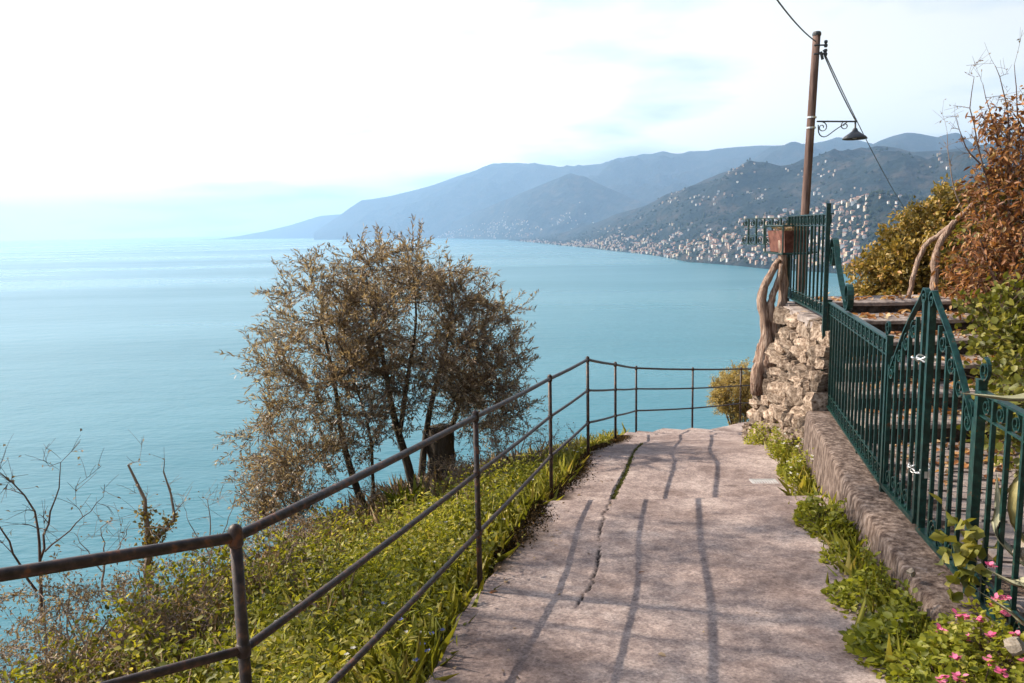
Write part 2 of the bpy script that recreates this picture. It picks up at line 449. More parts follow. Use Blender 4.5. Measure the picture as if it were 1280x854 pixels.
def ground_z(x, y, fine=True):
    x = np.asarray(x, float); y = np.asarray(y, float)
    dl, zl = poly_dist(x, y, LE, RZ)
    dr, zr = poly_dist(x, y, RE, RZ); dr = -dr
    left = zl - .07 - .32 * np.clip(dl, 0, 2.9) - .95 * np.clip(dl - 2.9, 0, 1e9)
    mid = np.minimum(zl, zr) - .22
    # right: paved floor, stairs, upper terrace held by the stone wall
    terr = np.where(y < 6.6, -.27, np.clip(-.45 + (y - 6.6) * .36, -1, .52))
    # unseen hillside rise, added right of and behind the viewpoint to cut sky light
    terr = terr + .95 * np.clip(x - np.maximum(5.2, .68 * y + .9), 0, 45) + .12 * np.clip(x - 5.2, 0, 6)
    terr = terr + .8 * np.clip(-y - 7, 0, 30)
    edge = sstep(.05, .45, dr) * (y < 10.4) + sstep(.3, 1.5, dr) * (y >= 10.4)
    right = (zr - .2) * (1 - edge) + terr * edge
    z = np.where(dl > 0, left, np.where(dr > 0, right, mid))
    z = z - .62 * np.clip(y - 15.5, 0, 1e9) * sstep(15.5, 19, y)
    z = z - .3 * np.clip(-y - 6, 0, 1e9) * (x < 0)
    return np.maximum(z, SEA_Z - 6)

def g_at(x, y): return float(ground_z(np.array([x]), np.array([y]))[0])

ax = np.concatenate([-np.geomspace(260, 6.5, 26), np.arange(-6, 9, .14), np.geomspace(9.2, 90, 20)])
ay = np.concatenate([-np.geomspace(80, 3.3, 14), np.arange(-3, 19, .14), np.geomspace(19.3, 330, 28)])
GX, GY = np.meshgrid(ax, ay)
GZ = ground_z(GX, GY)
dlG, _ = poly_dist(GX, GY, LE, RZ)
bumpy = fnoise(GX, GY, 1.3, 3.1) * .07 + fnoise(GX, GY, 4.0, 8.2) * .025
GZ = GZ + bumpy * sstep(.05, .6, dlG) + np.where(np.abs(GX) > 12, fnoise(GX, GY, .06, 1.0) * 5 * sstep(12, 40, np.abs(GX)), 0)
nx, ny = len(ax), len(ay)
idx = np.arange(nx * ny).reshape(ny, nx)
GQ = np.stack([idx[:-1, :-1], idx[:-1, 1:], idx[1:, 1:], idx[1:, :-1]], -1).reshape(-1, 4)
M['ground'] = mat_noise('bank_soil', [(0.3, (0.05, 0.042, 0.018)), (0.5, (0.10, 0.085, 0.035)), (0.7, (0.13, 0.12, 0.05))], scale=3, rough=0.95, bump=0.8, bump_scale=14, dist=0.05)
tag(link('ground', np_mesh('ground', np.stack([GX, GY, GZ], -1).reshape(-1, 3), GQ, M['ground'], True)), 'steep earthy hillside falling from the path to the sea', kind='structure')

# ------------------------------------------------------------------ sea
def water_material():
    m = bpy.data.materials.new('sea_water')
    n, l = nodes_of(m)
    b = n['Principled BSDF']
    tc = n.new('ShaderNodeTexCoord')
    mp = n.new('ShaderNodeMapping'); mp.inputs['Scale'].default_value = (0.0004, 0.0016, 1); mp.inputs['Rotation'].default_value = (0, 0, 0.12)
    l.new(tc.outputs['Object'], mp.inputs['Vector'])
    t = n.new('ShaderNodeTexNoise'); t.inputs['Scale'].default_value = 1.0; t.inputs['Detail'].default_value = 5
    l.new(mp.outputs[0], t.inputs['Vector'])
    r = ramp_node(n, [(0.38, (0.020, 0.122, 0.155)), (0.5, (0.032, 0.150, 0.185)), (0.62, (0.050, 0.180, 0.212))])
    l.new(t.outputs['Fac'], r.inputs[0]); l.new(r.outputs[0], b.inputs['Base Color'])
    rr = ramp_node(n, [(0.35, (0.34,) * 3), (0.65, (0.22,) * 3)])
    l.new(t.outputs['Fac'], rr.inputs[0]); l.new(rr.outputs[0], b.inputs['Roughness'])
    b.inputs['IOR'].default_value = 1.33
    hs = []
    for sc, st in ((0.05, 1.0), (0.35, 0.35)):
        mp2 = n.new('ShaderNodeMapping'); mp2.inputs['Scale'].default_value = (sc * .45, sc, 1); mp2.inputs['Rotation'].default_value = (0, 0, .25)
        l.new(tc.outputs['Object'], mp2.inputs['Vector'])
        t2 = n.new('ShaderNodeTexNoise'); t2.inputs['Scale'].default_value = 1.0; t2.inputs['Detail'].default_value = 4
        l.new(mp2.outputs[0], t2.inputs['Vector'])
        mm = n.new('ShaderNodeMath'); mm.operation = 'MULTIPLY'; mm.inputs[1].default_value = st
        l.new(t2.outputs['Fac'], mm.inputs[0]); hs.append(mm)
    ad = n.new('ShaderNodeMath'); ad.operation = 'ADD'
    l.new(hs[0].outputs[0], ad.inputs[0]); l.new(hs[1].outputs[0], ad.inputs[1])
    bp = n.new('ShaderNodeBump'); bp.inputs['Strength'].default_value = 0.55; bp.inputs['Distance'].default_value = 2.5
    l.new(ad.outputs[0], bp.inputs['Height']); l.new(bp.outputs[0], b.inputs['Normal'])
    return m
SEA_R = 31000.0
sx = np.linspace(-SEA_R, SEA_R, 33); sy = np.linspace(-3000, SEA_R, 25)
SX, SY = np.meshgrid(sx, sy); si = np.arange(SX.size).reshape(SX.shape)
SQ = np.stack([si[:-1, :-1], si[:-1, 1:], si[1:, 1:], si[1:, :-1]], -1).reshape(-1, 4)
sea = link('sea', np_mesh('sea', np.stack([SX, SY, np.zeros_like(SX)], -1).reshape(-1, 3), SQ, water_material()), loc=(0, 0, SEA_Z))
tag(sea, 'calm turquoise sea stretching to the horizon', kind='structure')

# ------------------------------------------------------------------ hills across the bay
def hill_material(name, a, b_, c):
    m = mat_noise(name, [(0.32, a), (0.5, b_), (0.68, c)], scale=0.011, detail=10, rough=0.95, bump=1.0, bump_scale=0.035, dist=24, spec=0.1)
    return m
M['hill_near'] = hill_material('wooded_hillside', (0.005, 0.010, 0.011), (0.012, 0.018, 0.017), (0.055, 0.042, 0.032))
M['hill_far'] = hill_material('far_hillside', (0.005, 0.010, 0.011), (0.012, 0.018, 0.018), (0.04, 0.034, 0.03))

def horizon_y(px):
    return 285.0 - (px - 640) * math.tan(R_(1.2))

def make_hill(name, skyline, coast, depth, mat, label, seed, amp, ncol=150, nt=56, prof=0.9):
    """skyline: (px, py, ridge distance); coast: (px, distance); returns a function giving points on the slope"""
    sk = np.array(skyline, float); co = np.array(coast, float)
    cols = np.linspace(sk[0, 0], sk[-1, 0], ncol)
    ky = np.interp(cols, sk[:, 0], sk[:, 1]); kd = np.interp(cols, sk[:, 0], sk[:, 2])
    cd = np.interp(cols, co[:, 0], co[:, 1])
    dirs = []; hr = []
    for px, py, D in zip(cols, ky, kd):
        d = ray(px, py); h = math.hypot(d[0], d[1])
        dirs.append((d[0] / h, d[1] / h)); hr.append(CAM_Z + d[2] / h * D)
    dirs = np.array(dirs); hr = np.array(hr)
    hr = np.maximum(hr, SEA_Z + 2)
    ts = np.concatenate([np.linspace(-.02, 1, nt), np.linspace(1.06, 1.9, 10)])
    def surf(ci, t):
        ci = np.asarray(ci, float); t = np.asarray(t, float)
        k = np.arange(ncol)
        dx = np.interp(ci, k, dirs[:, 0]); dy = np.interp(ci, k, dirs[:, 1])
        c = np.interp(ci, k, cd); rdg = np.interp(ci, k, kd); H = np.interp(ci, k, hr) - SEA_Z
        dist = c + (rdg - c) * t
        X, Y = dx * dist, dy * dist
        tt = np.clip(t, 0, 1)
        base = np.where(t <= 1, tt ** prof, 1 - .55 * (t - 1))
        env = np.clip(4 * tt * (1 - tt), 0, 1) ** .8
        sc = 1.0 / depth
        nz = np.empty(X.shape)
        for i, (a, b) in enumerate(zip(X.ravel(), Y.ravel())):
            v = Vector((a * sc * 2.2 + seed, b * sc * 2.2 - seed, seed))
            r1 = 1 - 2 * abs(mnoise.noise(v)); r2 = 1 - 2 * abs(mnoise.noise(v * 2.3)); r3 = 1 - 2 * abs(mnoise.noise(v * 5.1)); r4 = mnoise.noise(v * 13)
            nz.ravel()[i] = r1 * .55 + r2 * .3 + r3 * .16 + r4 * .08
        Z = SEA_Z + H * (base + amp * env * (nz - .45)) + H * .03 * nz * sstep(.75, 1, tt)
        Z = np.where(t <= 0, SEA_Z - 3, np.maximum(Z, SEA_Z + 1.5 * np.clip(t * 40, 0, 1)))
        return X, Y, Z
    CI, T = np.meshgrid(np.arange(ncol), ts)
    X, Y, Z = surf(CI, T)
    ii = np.arange(X.size).reshape(X.shape)
    Q = np.stack([ii[:-1, :-1], ii[:-1, 1:], ii[1:, 1:], ii[1:, :-1]], -1).reshape(-1, 4)
    o = link(name, np_mesh(name, np.stack([X, Y, Z], -1).reshape(-1, 3), Q, mat, True))
    tag(o, label, kind='structure')
    return surf, cols

H0 = 100.0
def dist_of(px, py): return H0 * FPX / max(py - horizon_y(px), 5.2)

near_coast = [(x, dist_of(x, y)) for x, y in ((640, 301), (660, 303), (700, 307), (760, 313), (860, 326), (960, 333), (1080, 338), (1200, 341), (1400, 345))]
surfF, colsF = make_hill('hills', [(636, 299, 6900), (660, 297, 6700), (700, 291, 6000), (745, 279, 5241), (770, 268, 4908), (800, 260, 4742), (850, 241, 4492), (880, 226, 4409), (905, 216, 4409), (930, 211, 4409), (965, 209, 4409), (1000, 206, 4409), (1040, 200, 4409), (1070, 195, 4409),
    (1100, 184, 4409), (1120, 186, 4409), (1140, 191, 4326), (1165, 190, 4326), (1190, 188, 4326), (1215, 184, 4326), (1260, 178, 4326), (1400, 150, 4326)],
    near_coast, 2000, M['hill_near'], 'dark wooded hillside above the town across the bay', 4.3, .50, ncol=230, nt=70, prof=.8)
surfM, colsM = make_hill('hills', [(515, 291, 11102), (545, 286, 9833), (600, 263, 8374), (640, 248, 7866), (680, 231, 7612), (700, 224, 7612), (713, 218, 7612), (728, 222, 7485), (745, 231, 7295), (770, 240, 7105), (800, 252, 6851), (830, 262, 6597), (900, 275, 6344)],
    [(515, 9600), (560, 8600), (600, 7500), (655, 6500), (720, 5900), (900, 5400)], 2600, M['hill_near'], 'middle ridge with a small peak and scattered houses', 9.1, .45, ncol=110, nt=44, prof=.9)
surfB, colsB = make_hill('hills', [(392, 291, 12230), (420, 273, 11939), (452, 252, 11648), (480, 248, 11648), (540, 233, 11648), (575, 221, 11648), (610, 211, 11648), (640, 209, 11648), (660, 210, 11648), (700, 214, 11648), (730, 212, 11356), (770, 203, 11065), (800, 199, 10774), (830, 195, 10483),
    (855, 199, 10192), (880, 196, 9900), (910, 188, 9609), (950, 184, 9318), (1000, 183, 9027), (1050, 178, 8736), (1075, 182, 8736), (1095, 186, 8736), (1240, 196, 8736)],
    [(392, 10400), (530, 9152), (700, 7020), (850, 5720), (1000, 4940), (1240, 4680)], 4160, M['hill_far'], 'long blue ridge behind the bay', 2.7, .5, ncol=170, nt=56, prof=.85)
make_hill('hills', [(1040, 205, 7280), (1075, 192, 7280), (1095, 181, 7280), (1115, 173, 7280), (1132, 169, 7280), (1150, 170, 7280), (1172, 174, 7280), (1184, 170, 7280), (1197, 168, 7280), (1208, 176, 7280), (1222, 186, 7280), (1300, 195, 7280)],
    [(1040, 4420), (1300, 4420)], 2600, M['hill_far'], 'twin rounded peaks rising behind the dark hillside', 6.6, .2, ncol=70, nt=30)
make_hill('hills', [(250, 301, 15500), (275, 298.5, 15500), (300, 295, 15500), (330, 289.5, 15500), (365, 281, 15000), (400, 270, 14500), (450, 266, 14500), (520, 270, 14500)],
    [(250, 15300), (300, 14500), (400, 13000), (520, 12800)], 5000, M['hill_far'], 'faint far headland dissolving into the haze', 1.4, .12, ncol=60, nt=24)

# houses of the town and the scattered ones above it
WALLS = [(0.46, 0.39, 0.32), (0.56, 0.52, 0.46), (0.42, 0.29, 0.21), (0.50, 0.42, 0.29), (0.60, 0.58, 0.55), (0.40, 0.27, 0.23)]
M['roof'] = mat_noise('roof_tile', [(0.3, (0.26, 0.11, 0.07)), (0.7, (0.38, 0.20, 0.14))], scale=0.4, bump=0, rough=0.9)
M['far_window'] = mat_noise('dark_window', [(0.3, (0.04, 0.045, 0.05)), (0.7, (0.07, 0.075, 0.08))], scale=1, bump=0, rough=0.4)
wall_m = [mat_noise('house_render', [(0.3, tuple(c * .9 for c in w)), (0.7, w)], scale=0.3, bump=0, rough=0.9) for w in WALLS]

def house_mb(w, d, h, floors, mb=None, off=(0, 0, 0), rz=0.0, wi=0, win=True):
    mb = mb or MB()
    t = MB()
    t.box((-w / 2, -d / 2, -6), (w / 2, d / 2, h), wi)
    e = .6; rh = min(w, d) * .26; q = max(0, (w - d) / 2 + .5)
    t.add([(-w / 2 - e, -d / 2 - e, h), (w / 2 + e, -d / 2 - e, h), (w / 2 + e, d / 2 + e, h), (-w / 2 - e, d / 2 + e, h), (-q, 0, h + rh), (q, 0, h + rh)],
          [(0, 1, 5, 4), (1, 2, 5), (2, 3, 4, 5), (3, 0, 4), (0, 3, 2, 1)], wi + 1)
    if win:
        nw = max(2, int(w / 4))
        for fl in range(floors):
            for k in range(nw):
                cx = -w / 2 + w * (k + .5) / nw; cz = h / floors * (fl + .45)
                t.box((cx - .7, -d / 2 - .12, cz - .9), (cx + .7, -d / 2 - .02, cz + .9), wi + 2)
                t.box((cx - .7, d / 2 + .02, cz - .9), (cx + .7, d / 2 + .12, cz + .9), wi + 2)
    c, s = math.cos(rz), math.sin(rz)
    mb.add([(x * c - y * s + off[0], x * s + y * c + off[1], z + off[2]) for x, y, z in t.v], t.f)
    mb.m[-len(t.f):] = t.m
    return mb

variants = []
for k, (w, d, h, fl) in enumerate(((13, 10, 9, 3), (17, 11, 12, 4), (10, 9, 7, 2), (22, 12, 14, 4), (12, 10, 11, 3), (15, 12, 8, 2), (11, 10, 14, 4), (19, 11, 10, 3))):
    variants.append(house_mb(w, d, h, fl).mesh('house', [wall_m[k % 6], M['roof'], M['far_window']]))

def colF(px): return np.interp(px, colsF, np.arange(len(colsF)))
def colM(px): return np.interp(px, colsM, np.arange(len(colsM)))
spots = []      # surface function, column, t, group number
def hsh(px, t): return mnoise.noise(Vector((px * .021, t * 9, 3.3)))
while len(spots) < 215:     # shore town
    px = random.uniform(655, 1090); t = abs(random.gauss(0, .11)) + .006
    lim = .10 + .12 * (hsh(px, 0) + .5)
    if t > lim * 1.7: continue
    spots.append((surfF, colF(px), t, 0))
while len(spots) < 275:     # slopes above
    px = random.uniform(760, 1190); t = random.uniform(.12, .62)
    if hsh(px, t) < .12: continue
    spots.append((surfF, colF(px), t, 1))
while len(spots) < 300:
    px = random.uniform(600, 760); t = random.uniform(.03, .6)
    if hsh(px, t) < -.05: continue
    spots.append((surfM, colM(px), t, 2))
HL = ['small pale tile-roofed house in the shore town across the bay', 'small pale house scattered on the dark slope above the town', 'tiny pale house on the small-peaked middle ridge']
HG = ['houses of the shore town', 'houses scattered on the slope above the town', 'houses on the middle ridge']
for sf, ci, t, g in spots:
    X, Y, Z = sf(np.array([ci]), np.array([t]))
    v = random.randrange(8); s = random.uniform(.6, 1.05) * (.60, .54, .70)[g]
    o = link('house', variants[v], None, (X[0], Y[0], Z[0] + .6), (0, 0, random.uniform(-.7, .7)), (s, s, s))
    tag(o, HL[g], 'house', HG[g])
tb = MB(); town_m = []
for wm in wall_m[:5]: town_m += [wm, M['roof'], M['far_window']]
nt_ = 0
while nt_ < 1500:
    r = random.random()
    if r < .55:
        px = random.uniform(650, 1090); t = abs(random.gauss(0, .12)) + .006
        if t > (.12 + .16 * (hsh(px, 0) + .5)) * 1.6: continue
        sf, ci = surfF, colF(px); sc = .56
    elif r < .8:
        px = random.uniform(740, 1200); t = random.uniform(.1, .6)
        if hsh(px, t) < .1: continue
        sf, ci = surfF, colF(px); sc = .50
    else:
        px = random.uniform(545, 770); t = random.uniform(.01, .45)
        if hsh(px, t) < -.1: continue
        sf, ci = surfM, colM(px); sc = .66
    X, Y, Z = sf(np.array([ci]), np.array([t]))
    w = random.uniform(8, 17) * sc; d = random.uniform(8, 11) * sc; h = random.uniform(5, 11) * sc
    house_mb(w, d, h, 3, tb, (X[0], Y[0], Z[0] + 1), random.uniform(-.7, .7), 3 * random.randrange(5), win=False)
    nt_ += 1
tag(link('distant_houses', tb.mesh('distant_houses', town_m)), 'mass of pale houses filling the town across the bay', kind='stuff')

# dark trees between the houses
tv, tq, tk = [], [], 0
octv = np.array([(1, 0, 0), (0, 1, 0), (-1, 0, 0), (0, -1, 0), (0, 0, 1.3), (0, 0, -.4)], float)
octf = np.array([(0, 1, 4), (1, 2, 4), (2, 3, 4), (3, 0, 4), (1, 0, 5), (2, 1, 5), (3, 2, 5), (0, 3, 5)])
cis, tts = [], []
for _ in range(2600):
    cis.append(colF(random.uniform(645, 1210))); tts.append(min(.95, abs(random.gauss(0, .30)) + .004))
X, Y, Z = surfF(np.array(cis), np.array(tts))
for x, y, z in zip(X, Y, Z):
    r = random.uniform(3, 8)
    tv.append(octv * r * rng.uniform(.7, 1.25, (6, 1)) + (x, y, z + r * .3)); tq.append(octf + 6 * tk); tk += 1
M['far_tree'] = mat_noise('far_tree_foliage', [(0.3, (0.010, 0.016, 0.008)), (0.7, (0.035, 0.042, 0.022))], scale=.05, bump=0, rough=1, spec=.05)
tag(link('distant_trees', np_mesh('distant_trees', np.concatenate(tv), np.concatenate(tq), M['far_tree'])), 'dark trees mixed among the houses across the bay', kind='stuff')

# ------------------------------------------------------------------ path
CRACK = [onz(x, y, z)[:2] for x, y, z in ((803, 548, -1.03), (796, 560, -.9), (789, 577, -.82), (779, 600, -.75), (768, 618, -.7), (763, 627, -.57), (756, 643, -.55), (752, 660, -.535), (749, 675, -.52), (750, 690, -.505), (746, 712, -.485), (741, 730, -.47), (732, 745, -.455), (722, 762, -.44), (713, 778, -.43))]
CRACK = np.array(CRACK)
def path_row(s):
    return (np.stack([np.interp(s, CUM, LE[:, 0]), np.interp(s, CUM, LE[:, 1])], -1),
            np.stack([np.interp(s, CUM, RE[:, 0]), np.interp(s, CUM, RE[:, 1])], -1), np.interp(s, CUM, RZ))
ss = np.unique(np.concatenate([np.arange(0, 6.2, .08), np.arange(6.2, 17, .016), np.arange(17, CUM[-1], .05), CUM, [CUM[-1]]]))
tt = np.linspace(0, 1, 190)
Lr, Rr, Zr = path_row(ss)
wob = np.array([mnoise.noise(Vector((s * 1.1, 5, 0))) * .05 + mnoise.noise(Vector((s * 4.5, 9, 0))) * .025 + mnoise.noise(Vector((s * 14, 2, 0))) * .012 for s in ss])
PX = Lr[:, None, 0] + (Rr[:, None, 0] - Lr[:, None, 0]) * tt + (wob[:, None] - .03) * (1 - tt) ** 4
PY = Lr[:, None, 1] + (Rr[:, None, 1] - Lr[:, None, 1]) * tt
PZ = np.repeat(Zr[:, None], len(tt), 1)
PZ = PZ + fnoise(PX, PY, .9, 2.2) * .018 + fnoise(PX, PY, 9., 4.4) * .0035
dc, _ = poly_dist(PX, PY, CRACK, np.zeros(len(CRACK)))
jag = fnoise(PX, PY, 16., 7.7) * .022 + fnoise(PX, PY, 50., 1.7) * .006
wid = .008 + .006 * np.clip(fnoise(PX, PY, 5., 3.), -1, 1) + np.where((PY > 6.4), .014, 0)
end = sstep(4.0, 4.25, PY) * (1 - sstep(10.3, 10.6, PY))
crack = np.clip(1 - np.abs(dc + jag) / np.maximum(wid, .003), 0, 1) * end
# hairline joints across the slab
dj = np.abs(PY - (7.15 + .06 * np.sin(PX * 2.3) - .02 * PX) + fnoise(PX, PY, 8., 5.5) * .03)
hair = np.clip(1 - dj / .008, 0, 1) * sstep(1.7, 1.95, PX) * (PX < 2.75)
PZ = PZ - crack * .022 - hair * .006
PZ[:, 0] -= .02; PZ[:, 1] -= .008
mossb = np.clip(1.1 - (tt[None, :] * 2.2) / (.22 + .16 * fnoise(PX, PY, 1.6, 9.)), 0, 1) * np.clip(.5 + fnoise(PX, PY, 2.2, 4.) * 1.6, 0, 1) * (PY > 4.7) * (PY < 11)
npv = PX.size
ii = np.arange(npv).reshape(PX.shape)
PQ = np.stack([ii[:-1, :-1], ii[:-1, 1:], ii[1:, 1:], ii[1:, :-1]], -1).reshape(-1, 4)
# skirt down the broken left edge
sk0 = ii[:, 0]; SKV = np.stack([PX[:, 0] + .03, PY[:, 0], PZ[:, 0] - .45], -1)
sk1 = np.arange(len(ss)) + npv
PQ2 = np.stack([sk1[:-1], sk0[:-1], sk0[1:], sk1[1:]], -1)
V = np.concatenate([np.stack([PX, PY, PZ], -1).reshape(-1, 3), SKV])
z0 = np.zeros(len(ss))
green = (PY > 6.45) * crack

def path_material():
    m = bpy.data.materials.new('path_concrete')
    n, l = nodes_of(m); b = n['Principled BSDF']
    tc = n.new('ShaderNodeTexCoord')
    def noise(scale, detail=6, rough=.6):
        t = n.new('ShaderNodeTexNoise'); t.inputs['Scale'].default_value = scale; t.inputs['Detail'].default_value = detail; t.inputs['Roughness'].default_value = rough
        l.new(tc.outputs['Object'], t.inputs['Vector']); return t
    big = noise(1.6, 5); fine = noise(48, 8, .85); mid = noise(11, 6, .65)
    rb = ramp_node(n, [(0.36, (0.21, 0.157, 0.140)), (0.5, (0.305, 0.240, 0.217)), (0.64, (0.40, 0.325, 0.292))])
    l.new(big.outputs['Fac'], rb.inputs[0])
    rf = ramp_node(n, [(0.37, (0.34, 0.32, 0.33)), (0.46, (0.82, 0.80, 0.80)), (0.53, (1.0, 0.99, 0.98)), (0.63, (1.4, 1.38, 1.35))])
    l.new(fine.outputs['Fac'], rf.inputs[0])
    rm = ramp_node(n, [(0.38, (0.66, 0.63, 0.64)), (0.58, (1.1, 1.1, 1.09))])
    l.new(mid.outputs['Fac'], rm.inputs[0])
    m1 = n.new('ShaderNodeMixRGB'); m1.blend_type = 'MULTIPLY'; m1.inputs[0].default_value = .85
    l.new(rb.outputs[0], m1.inputs[1]); l.new(rf.outputs[0], m1.inputs[2])
    m2 = n.new('ShaderNodeMixRGB'); m2.blend_type = 'MULTIPLY'; m2.inputs[0].default_value = .8
    l.new(m1.outputs[0], m2.inputs[1]); l.new(rm.outputs[0], m2.inputs[2])
    vo = n.new('ShaderNodeTexVoronoi'); vo.inputs['Scale'].default_value = 85    # exposed aggregate
    l.new(tc.outputs['Object'], vo.inputs['Vector'])
    rv = ramp_node(n, [(0.1, (0.62, 0.60, 0.60)), (0.5, (1.0, 1.0, 1.0)), (0.9, (1.32, 1.3, 1.28))])
    l.new(vo.outputs['Color'], rv.inputs[0])
    m3 = n.new('ShaderNodeMixRGB'); m3.blend_type = 'MULTIPLY'; m3.inputs[0].default_value = .55
    l.new(m2.outputs[0], m3.inputs[1]); l.new(rv.outputs[0], m3.inputs[2])
    col = m3.outputs[0]
    for an, c, k in (('moss', (0.045, 0.026, 0.012), .9), ('crack', (0.03, 0.022, 0.02), 1.0), ('crackmoss', (0.10, 0.095, 0.03), 1.0)):
        a = n.new('ShaderNodeAttribute'); a.attribute_name = an
        mm = n.new('ShaderNodeMath'); mm.operation = 'MULTIPLY'; mm.inputs[1].default_value = k * 1.6; mm.use_clamp = True
        l.new(a.outputs['Fac'], mm.inputs[0])
        mx = n.new('ShaderNodeMixRGB'); mx.inputs[2].default_value = (*c, 1)
        l.new(mm.outputs[0], mx.inputs[0]); l.new(col, mx.inputs[1]); col = mx.outputs[0]
    l.new(col, b.inputs['Base Color'])
    b.inputs['Roughness'].default_value = .88; b.inputs['Specular IOR Level'].default_value = .25
    ad = n.new('ShaderNodeMath'); ad.operation = 'ADD'
    l.new(fine.outputs['Fac'], ad.inputs[0]); l.new(mid.outputs['Fac'], ad.inputs[1])
    bp = n.new('ShaderNodeBump'); bp.inputs['Strength'].default_value = .7; bp.inputs['Distance'].default_value = .012
    l.new(ad.outputs[0], bp.inputs['Height']); l.new(bp.outputs[0], b.inputs['Normal'])
    return m
me = np_mesh('path', V, np.concatenate([PQ, PQ2]), path_material(), True,
             {'crack': np.concatenate([(crack * (PY <= 6.45) + hair * .6).ravel(), z0]), 'crackmoss': np.concatenate([green.ravel(), z0]), 'moss': np.concatenate([mossb.ravel(), z0])})
tag(link('path', me), 'cracked pinkish concrete footpath descending between railing and wall', kind='structure')

def path_z(x, y):
    "height of the walking surface"
    _, zl = poly_dist(np.array([x]), np.array([y]), LE, RZ)
    return float(zl[0])

# ------------------------------------------------------------------ railing
POSTS = [(-3.7, -.72), (-2.22, .72), (-0.77, 2.1), (-0.215, 4.4), (0.315, 6.7), (0.79, 8.3), (1.33, 10.2), (1.93, 12.3), (3.09, 13.5), (4.41, 15.2), (5.9, 16.9)]
PZB = [.30, .07, -.205, -.43, -.66, -.77, -1.16, -1.59, -1.85, -2.17, -2.5]
rail_t = thing('pipe_railing', (0.3, 6.7, -.65), 'brown steel pipe railing with three rails along the path edge', 'railing')
tops = []
for k, ((x, y), z) in enumerate(zip(POSTS, PZB)):
    mb = MB()
    h = 1.05
    mb.tube([(x, y, z - .25), (x, y, z + h)], .0165, 10)
    mb.lathe([(.001, .014), (.011, .011), (.019, .001), (.0215, -.015), (.0215, -.045), (.0165, -.052)], 10, (x, y, z + h + .004))
    pm = part('post', mb, M['rail'], rail_t, True, True)
    for zc in (.70, .35):
        mb = MB(); mb.lathe([(.0165, -.020), (.021, -.016), (.021, .016), (.0165, .020)], 10, Vector((x, y, z + zc)) - rail_t.location)
        part('collar', mb, M['rail'], pm, True)
    tops.append((x, y, z))
for hgt, r in ((1.03, .0158), (.70, .0130), (.35, .0130)):
    pts = [np.array((x, y, z + hgt)) for x, y, z in tops]
    mb = MB()
    full = []
    for a, b in zip(pts[:-1], pts[1:]):
        for q in np.linspace(0, 1, 5)[:-1]: full.append(a + (b - a) * q + np.array((0, 0, -.006 * math.sin(math.pi * q))))
    full.append(pts[-1])
    mb.tube(full, r, 10)
    part('rail', mb, M['rail'], rail_t, True, True)

# ------------------------------------------------------------------ retaining kerb wall, floor, stairs
FA, FB, FC, FD = np.array((3.14, 7.85)), np.array((2.53, 5.3)), np.array((2.385, 4.54)), np.array((2.24, 3.75))
FE = FD + (FD - FB) / np.linalg.norm(FD - FB) * 2.6
ZF = -.20      # top of the kerb wall
def line_x(y):
    P = np.array([FE, FD, FC, FB, FA, (3.57, 10.3)])
    return np.interp(y, P[:, 1], P[:, 0])
ky = np.arange(.9, 7.72, .03)
prof = [(-.25, -.75), (-.235, -.35), (-.225, -.12), (-.218, -.035), (-.208, -.010), (-.185, 0), (-.08, .004), (.02, .0), (.13, -.004), (.19, -.02), (.20, -.3)]
KV = np.zeros((len(ky), len(prof), 3))
for i, y in enumerate(ky):
    for j, (o, dz) in enumerate(prof):
        nz = mnoise.noise(Vector((y * 1.3, j * .3, 1))) * .016
        x = line_x(y) + o + nz * (1 if j < 6 else .25); x += (.012 * mnoise.noise(Vector((y * 7, 3, 1))) + .006 * mnoise.noise(Vector((y * 19, 3, 1)))) * (2 <= j <= 5); z = ZF + dz + (mnoise.noise(Vector((y * 2.3, j * .3, 6))) * .006 if 3 <= j <= 6 else 0)
        z -= .12 * float(sstep(3.3, 2.2, y)) if j < 6 else 0
        KV[i, j] = (x, y, z)
ki = np.arange(KV.shape[0] * KV.shape[1]).reshape(KV.shape[:2])
KQ = np.stack([ki[:-1, :-1], ki[1:, :-1], ki[1:, 1:], ki[:-1, 1:]], -1).reshape(-1, 4)
M['kerb'] = mat_noise('kerb_concrete', [(0.36, (0.035, 0.021, 0.016)), (0.46, (0.085, 0.058, 0.046)), (0.54, (0.135, 0.098, 0.08)), (0.66, (0.22, 0.17, 0.145))], scale=26, detail=14, rough=0.95, bump=0.8, bump_scale=70, dist=0.010, stretch=(1, 1, .45))
kt = thing('kerb_wall', (2.3, 4.5, -.75), 'low rough concrete retaining wall under the green fence and gate', 'wall')
me = np_mesh('wall_body', KV.reshape(-1, 3) - np.array(kt.location), KQ, M['kerb'], True)
link('wall_body', me, kt)
mb = MB()   # far end of the kerb wall
e = KV[-1]; mb.add(list(e) , [tuple(range(len(e)))]); part('end_face', mb, M['kerb'], kt, False, True)

floor = link('terrace_floor', (lambda m: (m.add([(line_x(1.0) + .14, 1.0, -.245), (line_x(1.0) + 2.0, 1.0, -.245), (line_x(6.62) + 1.7, 6.62, -.245), (line_x(6.62) + .14, 6.62, -.245)], [(0, 1, 2, 3)]), m)[1])(MB()).mesh('terrace_floor', M['mortar']))
tag(floor, 'paved floor behind the green gate', kind='structure')
pav = MB(); pav.box((-.14, -.095, -.03), (.14, .095, .018)); bmv = pav.mesh('paver', M['paver'])
for r in range(28):
    y = 1.25 + r * .2
    for c in range(6):
        x = line_x(y) + .33 + c * .292 + (.146 if r % 2 else 0)
        if y > 6.5 or y < 2.6: continue
        link('paver', bmv, floor, (x, y, -.237 + random.uniform(-.004, .004)), (random.uniform(-.015, .015), random.uniform(-.015, .015), random.uniform(-.03, .03) - .19), (random.uniform(.94, 1), random.uniform(.92, 1), 1))

